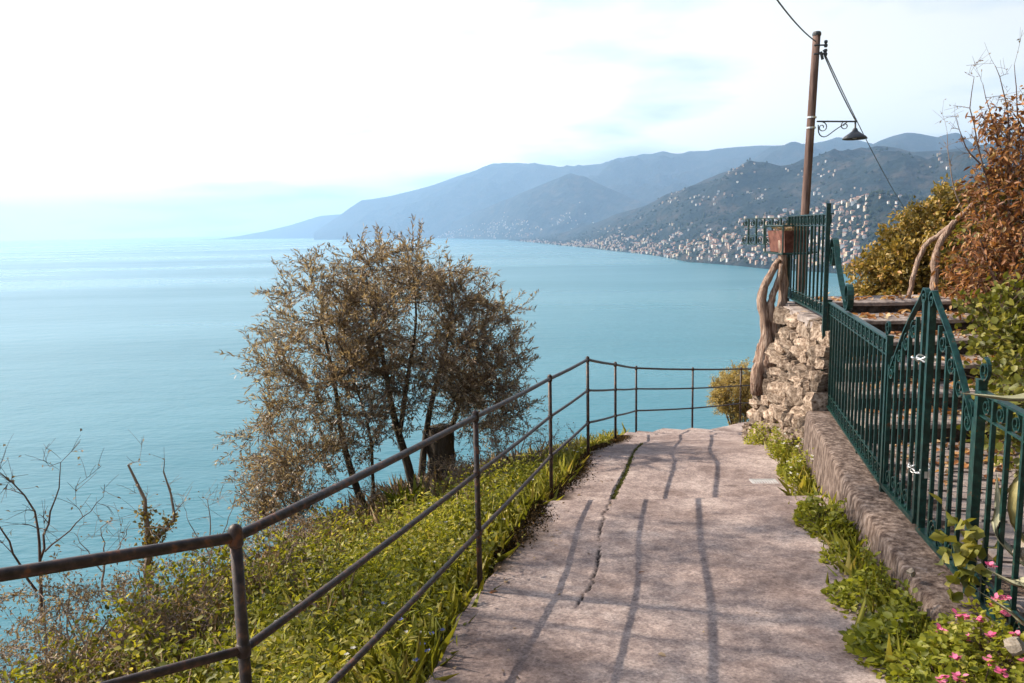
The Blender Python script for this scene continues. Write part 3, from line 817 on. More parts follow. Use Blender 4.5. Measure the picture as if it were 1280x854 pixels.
stairs = thing('stairs', (3.4, 6.6, -.24), 'worn stone steps climbing behind the green gate', 'stairs')
zs = -.245
SY = [6.60, 7.05, 7.52, 8.02, 8.55, 9.2]
SRZ = [.185, .165, .17, .16, .15, .13]
for k, (y, rz) in enumerate(zip(SY, SRZ)):
    x0 = line_x(min(y, 10)) + .16; y1 = (SY + [9.9])[k + 1] + .06
    nx_ = 14
    def strip(prof_, inset):
        mbm = MB(); Vt = []
        for i in range(nx_):
            x = x0 + inset + (1.75 - 2 * inset) * i / (nx_ - 1)
            n1 = mnoise.noise(Vector((x * 2.5, k * 3.3, 0))) * .03; n2 = mnoise.noise(Vector((x * 3, k * 5.1, 7))) * .012
            Vt += [(x, y_ + n1, z_ + n2) for y_, z_ in prof_]
        m = len(prof_); Ft = []
        for i in range(nx_ - 1):
            for j in range(m): Ft.append((i * m + j, (i + 1) * m + j, (i + 1) * m + (j + 1) % m, i * m + (j + 1) % m))
        Ft += [tuple(range(m)), tuple((nx_ - 1) * m + j for j in reversed(range(m)))]
        mbm.add(Vt, Ft); return mbm
    zt = zs + rz
    st_ = part('step', strip([(y + .03, zs - .3), (y + .03, zt - .052), (y1, zt - .052), (y1, zs - .3)], .01), M['riser_shade'], stairs, False, True)
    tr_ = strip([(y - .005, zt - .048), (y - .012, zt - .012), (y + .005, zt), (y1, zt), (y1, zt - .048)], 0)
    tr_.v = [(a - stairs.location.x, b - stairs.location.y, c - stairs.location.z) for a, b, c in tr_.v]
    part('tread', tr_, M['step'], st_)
    zs += rz
Z_TOP = zs

# ------------------------------------------------------------------ dry stone wall
def stone_mesh(seed):
    "a lumpy squared rubble stone with soft corners and broken faces"
    r = random.Random(seed); bm = bmesh.new()
    bmesh.ops.create_cube(bm, size=1.0)
    bmesh.ops.subdivide_edges(bm, edges=list(bm.edges), cuts=1, use_grid_fill=True)
    sh = Vector((r.uniform(-9, 9), r.uniform(-9, 9), r.uniform(-9, 9)))
    for v in bm.verts:
        k = (abs(v.co.x) > .4) + (abs(v.co.y) > .4) + (abs(v.co.z) > .4)
        v.co *= (1.0, 1.05, .97, .86)[k] + r.uniform(-.17, .09)
        v.co += mnoise.noise_vector(v.co * 1.3 + sh) * .16
    bmesh.ops.triangulate(bm, faces=list(bm.faces))
    me = bpy.data.meshes.new('stone'); bm.to_mesh(me); bm.free(); me.materials.append(M['stone'])
    return me
stones = [stone_mesh(100 + k) for k in range(14)]
WT = .60
def wall_face(u, v):
    """u 0..1 along the face towards the far corner, 1..1.7 round the end; v 0..1 up; returns point and outward normal"""
    if u <= 1:
        y = 7.72 + u * 2.75
        topx = line_x(min(y, 10.3)) - .04 - .14 * u; zb = -.72 - .62 * u ** 1.3; zt = WT - .05 - .28 * max(0, u - .72) / .28
        bx = topx - .20 - .16 * u
        n = np.array((-1.0, -.12, .12))
        return np.array((bx + (topx - bx) * v, y, zb + (zt - zb) * v)), unit(n)
    w = (u - 1) / .7
    p, _ = wall_face(1.0, v)
    an = w * math.pi / 2
    p = p + np.array((math.sin(an) * .3 + w * 1.1, (1 - math.cos(an)) * .3 + w * .45, 0))
    return p, unit(np.array((-math.cos(an), .9 * math.sin(an), .12)))
wt = thing('stone_wall', (3.1, 9.0, -1.1), 'rough rubble stone wall supporting the upper terrace beside the path', 'wall')
nu, nv = 44, 18
CV = []
for i in range(nu):
    for j in range(nv):
        p, n = wall_face(i / (nu - 1) * 1.7, j / (nv - 1))
        CV.append(p - n * (.085 - .03 * mnoise.noise(Vector((p[1] * 4, p[2] * 4, p[0] * 4)))))
for i in range(nu):   # top of the core, running back under the terrace
    p, n = wall_face(i / (nu - 1) * 1.7, 1.0); CV.append(p - np.array((n[0], n[1], 0)) * .5 + np.array((0, 0, .02)))
CV = np.array(CV)
ci = np.arange(nu * nv).reshape(nu, nv)
CQ = np.stack([ci[:-1, :-1], ci[:-1, 1:], ci[1:, 1:], ci[1:, :-1]], -1).reshape(-1, 4)
tp = np.arange(nu) + nu * nv
CQ = np.concatenate([CQ, np.stack([ci[:-1, -1], tp[:-1], tp[1:], ci[1:, -1]], -1)])
link('wall_core', np_mesh('wall_core', CV - np.array(wt.location), CQ, M['mortar'], False), wt)
v = 0.0; row = 0
while v < 1.0:
    hv = random.choice((.06, .08, .10, .12, .15))
    u = random.uniform(-.01, .01)
    while u < 1.62:
        wu = random.choice((.035, .05, .065, .09, .12)) * random.uniform(.85, 1.15)
        p, n = wall_face(min(u + wu / 2, 1.7), min(v + hv / 2, 1))
        H_ = 1.6 * hv; W_ = wu * 2.75
        yaw = math.atan2(n[1], n[0])
        o = link('stone', random.choice(stones), wt, Vector(p - n * random.uniform(.085, .115)) - wt.location + Vector((0, 0, random.uniform(-.035, .035))),
                 (random.uniform(-.2, .2), random.uniform(-.12, .12), yaw + random.uniform(-.12, .12)),
                 (random.uniform(.22, .30), W_ * random.uniform(.84, .98), H_ * random.uniform(.78, 1.0)))
        u += wu
    v += hv * .95; row += 1
cap = MB()   # flat coping slabs along the wall top
for k in range(5):
    y0 = 7.98 + k * .47; x0 = line_x(y0)
    q = MB(); a = random.uniform(-.03, .03)
    q.box((x0 - .05, y0, WT - .02 + a), (x0 + .42, y0 + .44, WT + .045 + a))
    part('coping', q, M['step'], wt, False, True)

# ------------------------------------------------------------------ iron fence and gate
def spiral(r0, turns, n=22, start=0.0, sgn=1, c=(0, 0)):
    out = []
    for i in range(n):
        q = i / (n - 1); an = start + sgn * turns * 2 * math.pi * q; r = r0 * (1 - .78 * q)
        out.append((c[0] + r * math.cos(an), c[1] + r * math.sin(an)))
    return out
def scroll_mesh(r, name='scroll', w=.007, d=.016, turns=1.45):
    mb = MB(); mb.ribbon(spiral(r, turns, 20, math.pi / 2, 1), w, d); return mb.mesh(name, M['iron'])
def s_scroll(pts, w, d):
    mb = MB(); mb.ribbon(pts, w, d); return mb
SC_SMALL = scroll_mesh(.048); SC_BIG = scroll_mesh(.062, w=.008)
bar_cache = {}
def bar(parent, x, z0, z1, r=.0098, name='bar'):
    key = (round(z1 - z0, 3), r)
    if key not in bar_cache:
        mb = MB(); mb.box((-r, -r, 0), (r, r, z1 - z0)); bar_cache[key] = mb.mesh('bar', M['iron'])
    return link(name, bar_cache[key], parent, (x, 0, z0))
def hrail(parent, x0, x1, z0, z1, w=.034, h=.012, name='rail'):
    mb = MB()
    a, b = np.array((x0, 0, z0)), np.array((x1, 0, z1))
    mb.add([(x0, -w / 2, z0 - h / 2), (x0, w / 2, z0 - h / 2), (x0, w / 2, z0 + h / 2), (x0, -w / 2, z0 + h / 2), (x1, -w / 2, z1 - h / 2), (x1, w / 2, z1 - h / 2), (x1, w / 2, z1 + h / 2), (x1, -w / 2, z1 + h / 2)],
           [(0, 1, 2, 3), (7, 6, 5, 4), (0, 4, 5, 1), (1, 5, 6, 2), (2, 6, 7, 3), (3, 7, 4, 0)])
    return part(name, mb, M['iron'], parent)
def post(parent, x, z0, z1, r=.02):
    mb = MB(); mb.box((x - r, -r, z0), (x + r, r, z1)); mb.box((x - r * 1.12, -r * 1.12, z1), (x + r * 1.12, r * 1.12, z1 + .008))
    return part('post', mb, M['iron'], parent)

def panel(name, P0, P1, nb, zb, zt, label, z0, posts=(True, True), top_band=True, post_lo=-.03, post_hi=.01, group=None):
    d = P1 - P0; L = float(np.linalg.norm(d)); rz = math.atan2(d[1], d[0])
    t = thing(name, (P0[0], P0[1], z0), label, 'fence', group, rz)
    zb -= z0; zt -= z0
    hrail(t, .02, L - .02, zt, zt, .04, .012); hrail(t, .02, L - .02, zb, zb, .045, .014)
    hrail(t, .02, L - .02, zb + .115, zb + .115, .018, .008); hrail(t, .02, L - .02, zt - .115, zt - .115, .018, .008)
    sp = L / (nb + 1)
    for k in range(nb): bar(t, sp * (k + 1), zb, zt)
    for k in range(nb + 1):
        xc = sp * (k + .5)
        for zc, fl in ((zt - .06, 0), (zb + .058, math.pi)):
            link('scroll', SC_SMALL, t, (xc, 0, zc), (0, fl, 0))
    if posts[0]: post(t, 0, zb + post_lo, zt + post_hi)
    if posts[1]: post(t, L, zb + post_lo, zt + post_hi)
    return t, L

ZB, ZT = -.155, .86
fAB, L_ab = panel('iron_fence', FB, FA, 16, ZB, ZT, 'green iron fence panel on the low wall between stone wall and gate', ZF, post_lo=-.06, post_hi=.015)
mb = MB(); mb.box((L_ab * .36 - .012, -.012, ZF - ZF - .02), (L_ab * .36 + .012, .012, ZB - ZF)); part('foot', mb, M['iron'], fAB)
# tall post and great S-scroll where the fence steps up
mb = MB(); mb.box((L_ab - .03, .024, -.02), (L_ab + .012, .064, 2.02)); part('tall_post', mb, M['iron'], fAB)
zt0 = ZT - ZF
sc_u = spiral(.165, 1.45, 26, math.radians(35), 1, (.15, .475)); sc_l = spiral(.145, 1.4, 26, math.radians(205), 1, (1.02, .155))
mid = smooth_path([(sc_u[0][0], 0, sc_u[0][1]), (.42, 0, .40), (.66, 0, .22), (sc_l[0][0], 0, sc_l[0][1])], 12)
S = [(L_ab - u, zt0 + z) for u, z in list(reversed(sc_u)) + [(p[0], p[2]) for p in mid[1:-1]] + sc_l]
part('great_scroll', s_scroll(S, .012, .05), M['iron'], fAB)

UP1 = np.array((3.57, 10.3))
fUP, L_up = panel('iron_fence', FA + np.array((.02, .06)), UP1, 11, .70, 1.72, 'upper green iron fence panel standing on the stone wall top', WT, posts=(False, True), post_lo=-.75, post_hi=.0, group=None)
# returning panel at the far end that carries the planter
UP2 = UP1 + np.array((-.36, .9))
fRT, L_rt = panel('iron_fence', UP1, UP2, 5, 1.36, 1.70, 'short green iron scroll panel beside the terracotta planter', WT, posts=(False, False))
FEb = FE
fR, L_r = panel('iron_fence', FEb, FD, 15, ZB, ZT - .03, 'green iron fence panel beyond the gate, behind the agave leaves', ZF, posts=(True, True), post_lo=-.06, post_hi=.05)
link('scroll', SC_BIG, fR, (L_r - .03, 0, ZT - ZF + .075), (0, 0, 0))
link('scroll', SC_BIG, fAB, (.05, 0, ZT - ZF + .065), (0, math.pi, 0))

def gate_leaf(P0, P1, label, flip):
    "P0 hinge end, P1 meeting stile"
    d = P1 - P0; L = float(np.linalg.norm(d)); rz = math.atan2(d[1], d[0])
    t = thing('garden_gate', (P0[0], P0[1], ZF), label, 'gate', None, rz)
    zb = ZB - ZF + .01; zl = ZT - ZF - .12; zh = 1.25 - ZF
    x0, x1 = .035, L - .02
    hrail(t, x0, x1, zb, zb, .045, .03, 'bottom_rail')
    mb = MB(); mb.box((x1 - .036, -.018, zb), (x1, .018, zh - .06)); part('stile', mb, M['iron'], t)
    mb = MB(); mb.box((x0, -.014, zb), (x0 + .02, .014, zl - .05)); part('stile', mb, M['iron'], t)
    # sloping crest rail
    pts = smooth_path([(x0 + .03, 0, zl - .08), (x0 + .10, 0, zl), (L * .5, 0, (zl + zh) / 2 + .0), (x1 - .11, 0, zh - .06), (x1 - .05, 0, zh)], 12)
    tail = spiral(.05, 1.2, 16, math.radians(95), -1, (x1 - .035, zh - .05))
    head = list(reversed(spiral(.045, 1.2, 16, math.radians(170), 1, (x0 + .075, zl - .09))))
    part('crest_rail', s_scroll(head + [(p[0], p[2]) for p in pts] + tail, .011, .03), M['iron'], t)
    for k in range(4):
        x = x0 + .02 + (x1 - x0 - .05) * (k + 1) / 5
        q = (x - x0) / (x1 - x0); zt = zl + (zh - zl) * max(0, q - .08) - .02
        mbb = MB(); mbb.box((x - .010, -.010, zb), (x + .010, .010, zt)); part('bar', mbb, M['iron'], t)
        link('scroll', SC_BIG, t, (x - .06, 0, zt - .09), (0, 0, 0))
        link('scroll', SC_BIG, t, (x - .065, 0, zb + .08), (0, math.pi, 0))
    return t
gate_leaf(FB, FC + np.array((.012, .03)), 'green iron gate leaf hinged to the fence panel by the stone wall', False)
gate_leaf(FD, FC - np.array((.012, .03)), 'green iron gate leaf hinged on the post by the agave', True)

ch = thing('chain', (*FC, .2), 'pale galvanised chain tying the two gate leaves together', 'chain')
ccen = np.array((0, 0, .02)); rr_ = .058
for k in range(13):
    an = 2 * math.pi * k / 13
    c = np.array((rr_ * math.cos(an), rr_ * 1.25 * math.sin(an), .012 * math.sin(3 * an)))
    tdir = unit(np.array((-math.sin(an), 1.25 * math.cos(an), 0)))
    sidev = np.array((0, 0, 1.0)) if k % 2 else unit(np.cross(tdir, (0, 0, 1.0)))
    mbk = MB(); P = [c + tdir * .019 * math.cos(b) + sidev * .011 * math.sin(b) for b in np.linspace(0, 2 * math.pi, 11)]
    mbk.tube(P, .0036, 6, False); part('link', mbk, M['galv'], ch, True)
mbk = MB(); mbk.box((-.022, -.088, -.032), (.022, -.072, .008)); mbk.tube([(-.013, -.08, .006), (-.013, -.08, .025), (0, -.08, .036), (.013, -.08, .025), (.013, -.08, .006)], .004, 6)
part('padlock', mbk, M['galv'], ch)
wz = thing('wire_tie', (*FC, .84), 'twisted pale wire tie around the upper gate stiles', 'wire')
mbk = MB()
mbk.tube([(.05 * math.cos(a), .055 * math.sin(a), .012 * math.sin(2.5 * a) + .002 * a) for a in np.linspace(0, 4 * math.pi, 36)], .006, 6)
mbk.tube([(-.05, -.01, .0), (-.085, -.03, .02), (-.1, -.02, .03)], .006, 6)
part('strand', mbk, M['galv'], wz, True)

# planter on the upper fence
pc = at(985, 300, 10.25); pt = thing('planter_box', (pc[0], pc[1], pc[2] - .15), 'terracotta trough in an iron holder at the end of the upper fence', 'planter')
mb = MB(); mb.add([(-.13, -.28, 0), (.13, -.28, 0), (.13, .28, 0), (-.13, .28, 0), (-.16, -.32, .27), (.16, -.32, .27), (.16, .32, .27), (-.16, .32, .27), (-.135, -.295, .27), (.135, -.295, .27), (.135, .295, .27), (-.135, .295, .27), (-.13, -.28, .2), (.13, -.28, .2), (.13, .28, .2), (-.13, .28, .2)],
   [(0, 3, 2, 1), (0, 1, 5, 4), (1, 2, 6, 5), (2, 3, 7, 6), (3, 0, 4, 7), (4, 5, 9, 8), (5, 6, 10, 9), (6, 7, 11, 10), (7, 4, 8, 11), (8, 9, 13, 12), (9, 10, 14, 13), (10, 11, 15, 14), (11, 8, 12, 15)])
part('trough', mb, M['terracotta'], pt)
mb = MB(); mb.add([(-.13, -.285, .22), (.13, -.285, .22), (.13, .285, .22), (-.13, .285, .22)], [(0, 1, 2, 3)]); part('soil', mb, M['soil'], pt)
mb = MB()
for z in (-.015, .33):
    for a, b in (((-.18, -.34), (.18, -.34)), ((.18, -.34), (.18, .34)), ((.18, .34), (-.18, .34)), ((-.18, .34), (-.18, -.34))):
        mb.tube([(*a, z), (*b, z)], .011, 4)
for a in ((-.18, -.34), (.18, -.34), (.18, .34), (-.18, .34)): mb.tube([(*a, -.02), (*a, .335)], .011, 4)
mb.tube([(.18, .0, -.015), (.4, .0, -.015)], .011, 4); mb.tube([(0, -.34, -.015), (0, .34, -.015)], .009, 4)
part('iron_holder', mb, M['iron'], pt)
lv = Leaves(); n = 260
P = np.stack([rng.uniform(-.13, .13, n), rng.uniform(-.27, .27, n), rng.uniform(.21, .30, n)], -1)
lv.add(P, rand_dirs(n, .8), rand_dirs(n, .5), rng.uniform(.05, .11, n), rng.uniform(.012, .03, n), rng.uniform(0, 1, n))
link('plant', lv.mesh('plant', M['l_dry']), pt)

# ------------------------------------------------------------------ pole, lamp, cables
PY0 = 12.0
ptop, pmid, pbot = at(1021, 42, PY0), at(1006.5, 262, PY0), at(998, 402, PY0)
g = pbot - np.array((0, 0, .7))
pole = thing('utility_pole', g, 'slightly leaning brown wooden utility pole behind the upper fence', 'pole')
mb = MB(); mb.tube(smooth_path([g, pbot, pmid, ptop], 14), list(np.linspace(.076, .054, 14)), 14); part('shaft', mb, M['wood'], pole, True, True)
mb = MB(); mb.lathe([(.062, -.03), (.064, 0), (.05, .025), (.002, .03)], 12, ptop); part('cap', mb, M['dark_metal'], pole, False, True)
ins = at(1026, 62, PY0 - .05)
mb = MB()
for dz in (.06, -.06):
    mb.tube([ins + (-.1, 0, dz), ins + (.05, 0, dz), ins + (.07, 0, dz + .03)], .012, 6)
    mb.lathe([(.0, .05), (.022, .045), (.028, .02), (.016, .0), (.03, -.02), (.022, -.05), (.0, -.055)], 8, ins + (.07, 0, dz + .02))
ins2 = at(1028.5, 70, PY0 - .05); mb.tube([ins2 + (-.03, 0, .06), ins2 + (.0, 0, -.05)], .02, 6)
part('insulator', mb, M['dark_metal'], pole, False, True)
bandz = [at(1014.5, 147, PY0), at(1013.5, 160, PY0)]
mb = MB()
for b in bandz: mb.lathe([(.064, -.014), (.070, -.012), (.070, .012), (.064, .014)], 12, b)
part('band', mb, M['galv'], pole, False, True)
lb = at(1016, 152, PY0 - .02)
lt = thing('street_lamp', lb, 'black conical street lamp hanging from a scrolled bracket on the wooden pole', 'lamp')
e1 = at(1071, 152, PY0 - .02)
mb = MB(); mb.tube([lb + (.06, 0, 0), e1], .012, 8); part('bracket_arm', mb, M['dark_metal'], lt, False, True)
LL = float(e1[0] - lb[0])
mb = MB(); br = smooth_path([(.08, 0, -.05), (.10, 0, -.18), (.19, 0, -.22), (.34, 0, -.12), (.5, 0, -.02)], 16)
mb.ribbon([(p[0], p[2]) for p in br], .012, .016)
mb.ribbon(spiral(.075, 1.3, 18, math.radians(90), -1, (.14, -.085)), .010, .016)
mb.ribbon(spiral(.06, 1.2, 18, math.radians(120), 1, (.47, -.07)), .010, .016)
part('bracket_scroll', mb, M['dark_metal'], lt)
mb = MB(); c = (LL - .02, 0, 0)
mb.lathe([(.012, .03), (.014, -.1), (.03, -.115), (.045, -.15), (.07, -.17), (.15, -.225), (.172, -.25), (.172, -.265), (.160, -.262), (.14, -.232), (.05, -.18), (.01, -.17)], 20, c)
part('shade', mb, M['dark_metal'], lt, True)
mb = MB(); mb.lathe([(.001, -.262), (.03, -.255), (.045, -.235), (.035, -.2), (.02, -.17)], 12, c); part('bulb', mb, M['p_white'], lt, True)
def cable(a, b, sag, label):
    pts = [a + (b - a) * q - np.array((0, 0, sag * 4 * q * (1 - q))) for q in np.linspace(0, 1, 24)]
    mb = MB(); mb.tube(pts, .0085, 6); tag(link('cable', mb.mesh('cable', M['wire'], True)), label, 'cable')
cable(at(1020, 52, PY0), at(900, -110, 5.5), .10, 'black overhead cable rising from the pole top to the sky')
cable(at(1029, 63, PY0), at(1150, 286, 30.0), .25, 'black overhead cable sloping from the pole down towards the hedge')
cable(at(1029, 66, PY0), at(1069, 150, PY0), .03, 'thin cable from the pole top to the street lamp')

exec_marker = True
# ------------------------------------------------------------------ plants
def grow(stems, tips, mb, wood_r=.012, sub=4, sub_len=.28, lift=.12, leaf_step=.03, nseg=5, tipr=.0025, wob=.08):
    """stems: list of (points, radii). tips: targets. Adds branches to mb; returns leaf stations (position, direction)"""
    nodes = np.concatenate([p for p, r in stems]); rad = np.concatenate([np.asarray(r) for p, r in stems])
    order = np.argsort([np.min(np.linalg.norm(nodes - t, axis=1)) for t in tips])
    LP, LD = [], []
    for k in order:
        t = tips[k]
        d = np.linalg.norm(nodes - t, axis=1) + np.maximum(0, nodes[:, 2] - t[2]) * 1.2
        i = int(np.argmin(d)); a = nodes[i]
        L = np.linalg.norm(t - a)
        if L < .05: continue
        pts = bez(a, t, lift * random.uniform(.3, 1.6), 7, wob)
        r0 = min(rad[i] * .75, .004 + wood_r * L)
        rr = np.linspace(r0, tipr, 7)
        mb.tube(pts, list(rr), nseg, False)
        nodes = np.concatenate([nodes, pts[1:]]); rad = np.concatenate([rad, rr[1:]])
        segs = [(pts, .35)]
        for _ in range(sub):
            q = random.uniform(.4, 1.0); j = min(int(q * 6), 5); b = pts[j] + (pts[j + 1] - pts[j]) * (q * 6 - j)
            dd = unit(unit(pts[j + 1] - pts[j]) * .7 + rng.normal(size=3) * .6 + np.array((0, 0, .2)))
            sp = bez(b, b + dd * sub_len * random.uniform(.5, 1.3), .05, 4, .06)
            mb.tube(sp, list(np.linspace(max(tipr, rr[j] * .5), tipr * .7, 4)), 3, False); segs.append((sp, 0.1))
        for sp, q0 in segs:
            ln = np.sum(np.linalg.norm(np.diff(sp, axis=0), axis=1)); m = max(2, int(ln * (1 - q0) / leaf_step))
            for q in np.linspace(q0, 1, m):
                f = q * (len(sp) - 1); j = min(int(f), len(sp) - 2)
                LP.append(sp[j] + (sp[j + 1] - sp[j]) * (f - j)); LD.append(sp[j + 1] - sp[j])
    return np.array(LP), unit(np.array(LD))

def stem_of(pts, r0, r1, n=14, wob=.0):
    p = smooth_path(pts, n)
    if wob: p = p + rng.normal(size=p.shape) * wob
    return p, np.linspace(r0, r1, n)

def ell_tips(n, ells):
    "targets near the surface and inside of ellipsoids: (centre, radii, weight)"
    w = np.array([e[2] for e in ells], float); w /= w.sum(); out = []
    for _ in range(n):
        e = ells[rng.choice(len(ells), p=w)]
        d = unit(rng.normal(size=3)); out.append(np.asarray(e[0]) + d * np.asarray(e[1]) * (rng.uniform(.35, 1) ** .6 if rng.random() > .08 else rng.uniform(1, 1.25)))
    return np.array(out)

def leaves_at(lv, P, D, per, L, W, up=.1, spread=.9, C=(0, 1), droop=0.0, jit=.01):
    n = len(P) * per
    P2 = np.repeat(P, per, 0) + rng.normal(size=(n, 3)) * jit
    D2 = unit(np.repeat(D, per, 0) * .6 + rng.normal(size=(n, 3)) * spread * .7 + np.array((0, 0, up - droop)))
    N2 = unit(rng.normal(size=(n, 3)) * .7 + np.array((0, 0, .8)))
    lv.add(P2, D2, N2, rng.uniform(L[0], L[1], n), rng.uniform(W[0], W[1], n), np.clip(rng.beta(2, 2.2, n) * (C[1] - C[0]) + C[0], 0, 1))

# olive tree beyond the railing
TY = 9.3
ot = thing('olive_tree', at(520, 640, TY), 'multi-stemmed olive tree with brownish leaves beside the railing', 'tree')
stems = [stem_of([at(474, 690, 9.1), at(463, 655, 9.1), at(444, 605, 9.1), at(428, 548, 9.1), at(420, 490, 9.1), at(408, 430, 9.0), at(392, 380, 9.0)], .062, .005),
         stem_of([at(530, 660, 9.4), at(520, 625, 9.4), at(508, 575, 9.4), at(492, 520, 9.4), at(480, 455, 9.4), at(468, 390, 9.5), at(455, 335, 9.5)], .075, .005),
         stem_of([at(522, 660, 9.5), at(526, 612, 9.5), at(530, 560, 9.5), at(540, 500, 9.6), at(556, 440, 9.7), at(566, 385, 9.7), at(560, 335, 9.7)], .06, .005),
         stem_of([at(555, 600, 9.7), at(560, 550, 9.8), at(580, 490, 9.9), at(600, 440, 10.0), at(622, 400, 10.0)], .05, .005),
         stem_of([at(470, 655, 9.2), at(466, 600, 9.2), at(462, 540, 9.0), at(440, 470, 8.8), at(420, 420, 8.7)], .026, .005),
         stem_of([at(500, 540, 9.4), at(510, 470, 9.2), at(520, 400, 9.1), at(515, 330, 9.1)], .032, .005)]
mb = MB()
for p, r in stems: mb.tube(p, list(r), 9)
part('trunk', mb, M['bark_olive'], ot, True, True)
mb = MB()   # thick cut stump
sp = smooth_path([at(554, 650, 9.6), at(553, 600, 9.6), at(551, 560, 9.6), at(550, 533, 9.6)], 10)
mb.tube(sp, [.24, .215, .20, .19, .185, .18, .182, .18, .175, .16], 14)
me_st = mb.mesh('stump', M['bark_olive'], True)
for vv in me_st.vertices: vv.co += Vector((mnoise.noise(vv.co * 6), mnoise.noise(vv.co * 6 + Vector((5, 0, 0))), mnoise.noise(vv.co * 9) * .6)) * .03
me_st.transform(Matrix.Translation(-ot.location)); link('stump', me_st, ot)
def E(px, py, Y, rx, ry, rd, w):
    k = Y / FPX; return (at(px, py, Y), (rx * k, rd, ry * k), w)
ells = [E(505, 400, 9.4, 115, 95, 1.0, 3.2), E(395, 430, 9.0, 85, 85, .8, 1.8), E(590, 430, 9.7, 72, 85, .8, 1.6), E(368, 560, 8.8, 60, 85, .7, 1.7), E(475, 345, 9.4, 80, 34, .6, .9),
        E(610, 500, 9.8, 52, 52, .6, .8), E(455, 510, 8.9, 70, 70, .5, 1.0), E(350, 625, 8.7, 40, 45, .5, .6), E(540, 480, 9.2, 60, 55, .5, .7)]
mb = MB(); LP, LD = grow(stems, ell_tips(350, ells), mb, sub=9, sub_len=.36, leaf_step=.028, lift=.15)
part('branches', mb, M['bark_olive'], ot, False, True)
lv = Leaves(); leaves_at(lv, LP, LD, 2, (.05, .085), (.011, .018), .15, .62, jit=.008)
link('crown', lv.mesh('crown', M['l_olive'], np.array(ot.location), 'leaf', .15, .08), ot)
N_OLIVE = len(LP)

# a second tree up the bank whose shade falls on the path
o2 = thing('olive_tree', (-7.4, 6.9, g_at(-7.4, 6.9)), 'tall thin-crowned tree standing alone further along the bank', 'tree')
b0 = np.array(o2.location)
hz0 = 5.4 - b0[2]   # crown height: its shade falls across the near path
stems = [stem_of([b0 - (0, 0, .3), b0 + (.1, 0, hz0 * .3), b0 + (0, -.2, hz0 * .6), b0 + (.3, -.3, hz0 * .9), b0 + (.2, -.4, hz0 * 1.12)], .16, .02), stem_of([b0 + (.05, -.1, hz0 * .5), b0 + (.7, -.6, hz0 * .7), b0 + (1.1, -1.0, hz0 * .9), b0 + (1.4, -1.2, hz0 * 1.05)], .08, .01),
         stem_of([b0 + (0, 0, hz0 * .55), b0 + (-.6, .5, hz0 * .8), b0 + (-1.0, .4, hz0 * 1.05)], .08, .01)]
mb = MB()
for p, r in stems: mb.tube(p, list(r), 8)
part('trunk', mb, M['bark_olive'], o2, True, True)
mb = MB(); LP, LD = grow(stems, ell_tips(170, [(b0 + (.3, -.4, hz0), (1.9, 1.5, 1.5), 1), (b0 + (.6, .6, hz0 + 1.0), (1.4, 1.2, .9), .5)]), mb, sub=5, sub_len=.4, leaf_step=.045)
part('branches', mb, M['bark_olive'], o2, False, True)
lv = Leaves(); leaves_at(lv, LP, LD, 1, (.06, .10), (.02, .035), .1, .8, jit=.02)
link('crown', lv.mesh('crown', M['l_olive'], b0), o2)

# bare saplings
def sapling(base, tops_, label, mat, r0=.014, sub=5, sub_len=.22, dry=0, name='bare_sapling', cat='sapling', ntip=0, spread=.25):
    t = thing(name, base, label, cat)
    mb = MB(); st = []
    for pts, r in tops_:
        s = stem_of(pts, r, r * .25, 9, .006); st.append(s); mb.tube(s[0], list(s[1]), 6)
    tips = []
    for p, r in st:
        for _ in range(ntip):
            j = random.randint(3, 8); tips.append(p[j] + np.array((random.gauss(0, spread), random.gauss(0, spread * .6), abs(random.gauss(.12, spread * .7)))))
    LP, LD = grow(st, np.array(tips), mb, wood_r=.006, sub=sub, sub_len=sub_len, leaf_step=.06, nseg=4, tipr=.0018, lift=.05) if tips else (np.zeros((0, 3)), np.zeros((0, 3)))
    part('stems', mb, mat, t, False, True)
    if dry and len(LP):
        k = rng.random(len(LP)) < dry; lv = Leaves(); leaves_at(lv, LP[k], LD[k], 1, (.02, .045), (.012, .022), -.1, 1)
        link('leaves', lv.mesh('leaves', M['l_dry'], np.array(t.location)), t)
    return t
YS = 5.6
b = at(52, 770, YS)
sapling(b, [([at(52, 780, YS), at(50, 700, YS), at(47, 660, YS), at(30, 620, YS), at(0, 590, YS)], .013), ([at(50, 700, YS), at(58, 660, YS + .1), at(70, 620, YS + .1), at(76, 578, YS + .1)], .010), ([at(46, 740, YS), at(20, 700, YS - .1), at(2, 660, YS - .2), at(-20, 640, YS - .2)], .010), ([at(56, 690, YS), at(95, 655, YS), at(130, 622, YS)], .007)],
        'bare dark-stemmed sapling standing apart at the bank edge', M['twig'], ntip=7, sub=3, sub_len=.16, dry=.25, spread=.13)
YS = 6.6
b = at(186, 720, YS)
sapling(b, [([at(186, 735, YS), at(185, 690, YS), at(184, 655, YS), at(178, 625, YS), at(162, 580, YS)], .035), ([at(187, 690, YS), at(200, 668, YS), at(213, 655, YS), at(218, 640, YS), at(205, 590, YS)], .026)],
        'ivy-wrapped forked stub of a sapling with bare twigs', M['twig_pale'], ntip=6, sub=3, sub_len=.15, dry=.15, spread=.12)
lv = Leaves(); n = 420
q = rng.uniform(0, 1, n); kk = rng.random(n) < .6
A = np.where(kk[:, None], at(187, 715, YS) + (at(181, 632, YS) - at(187, 715, YS)) * q[:, None], at(190, 682, YS) + (at(216, 645, YS) - at(190, 682, YS)) * q[:, None])
lv.add(A + rng.normal(size=(n, 3)) * .03, rand_dirs(n, .1), rand_dirs(n, .3), rng.uniform(.025, .05, n), rng.uniform(.02, .04, n), rng.uniform(0, .6, n))
iv = tag(link('ivy', lv.mesh('ivy', M['l_hedge'], b), None, b), 'small ivy sleeve around the forked stub', 'ivy')
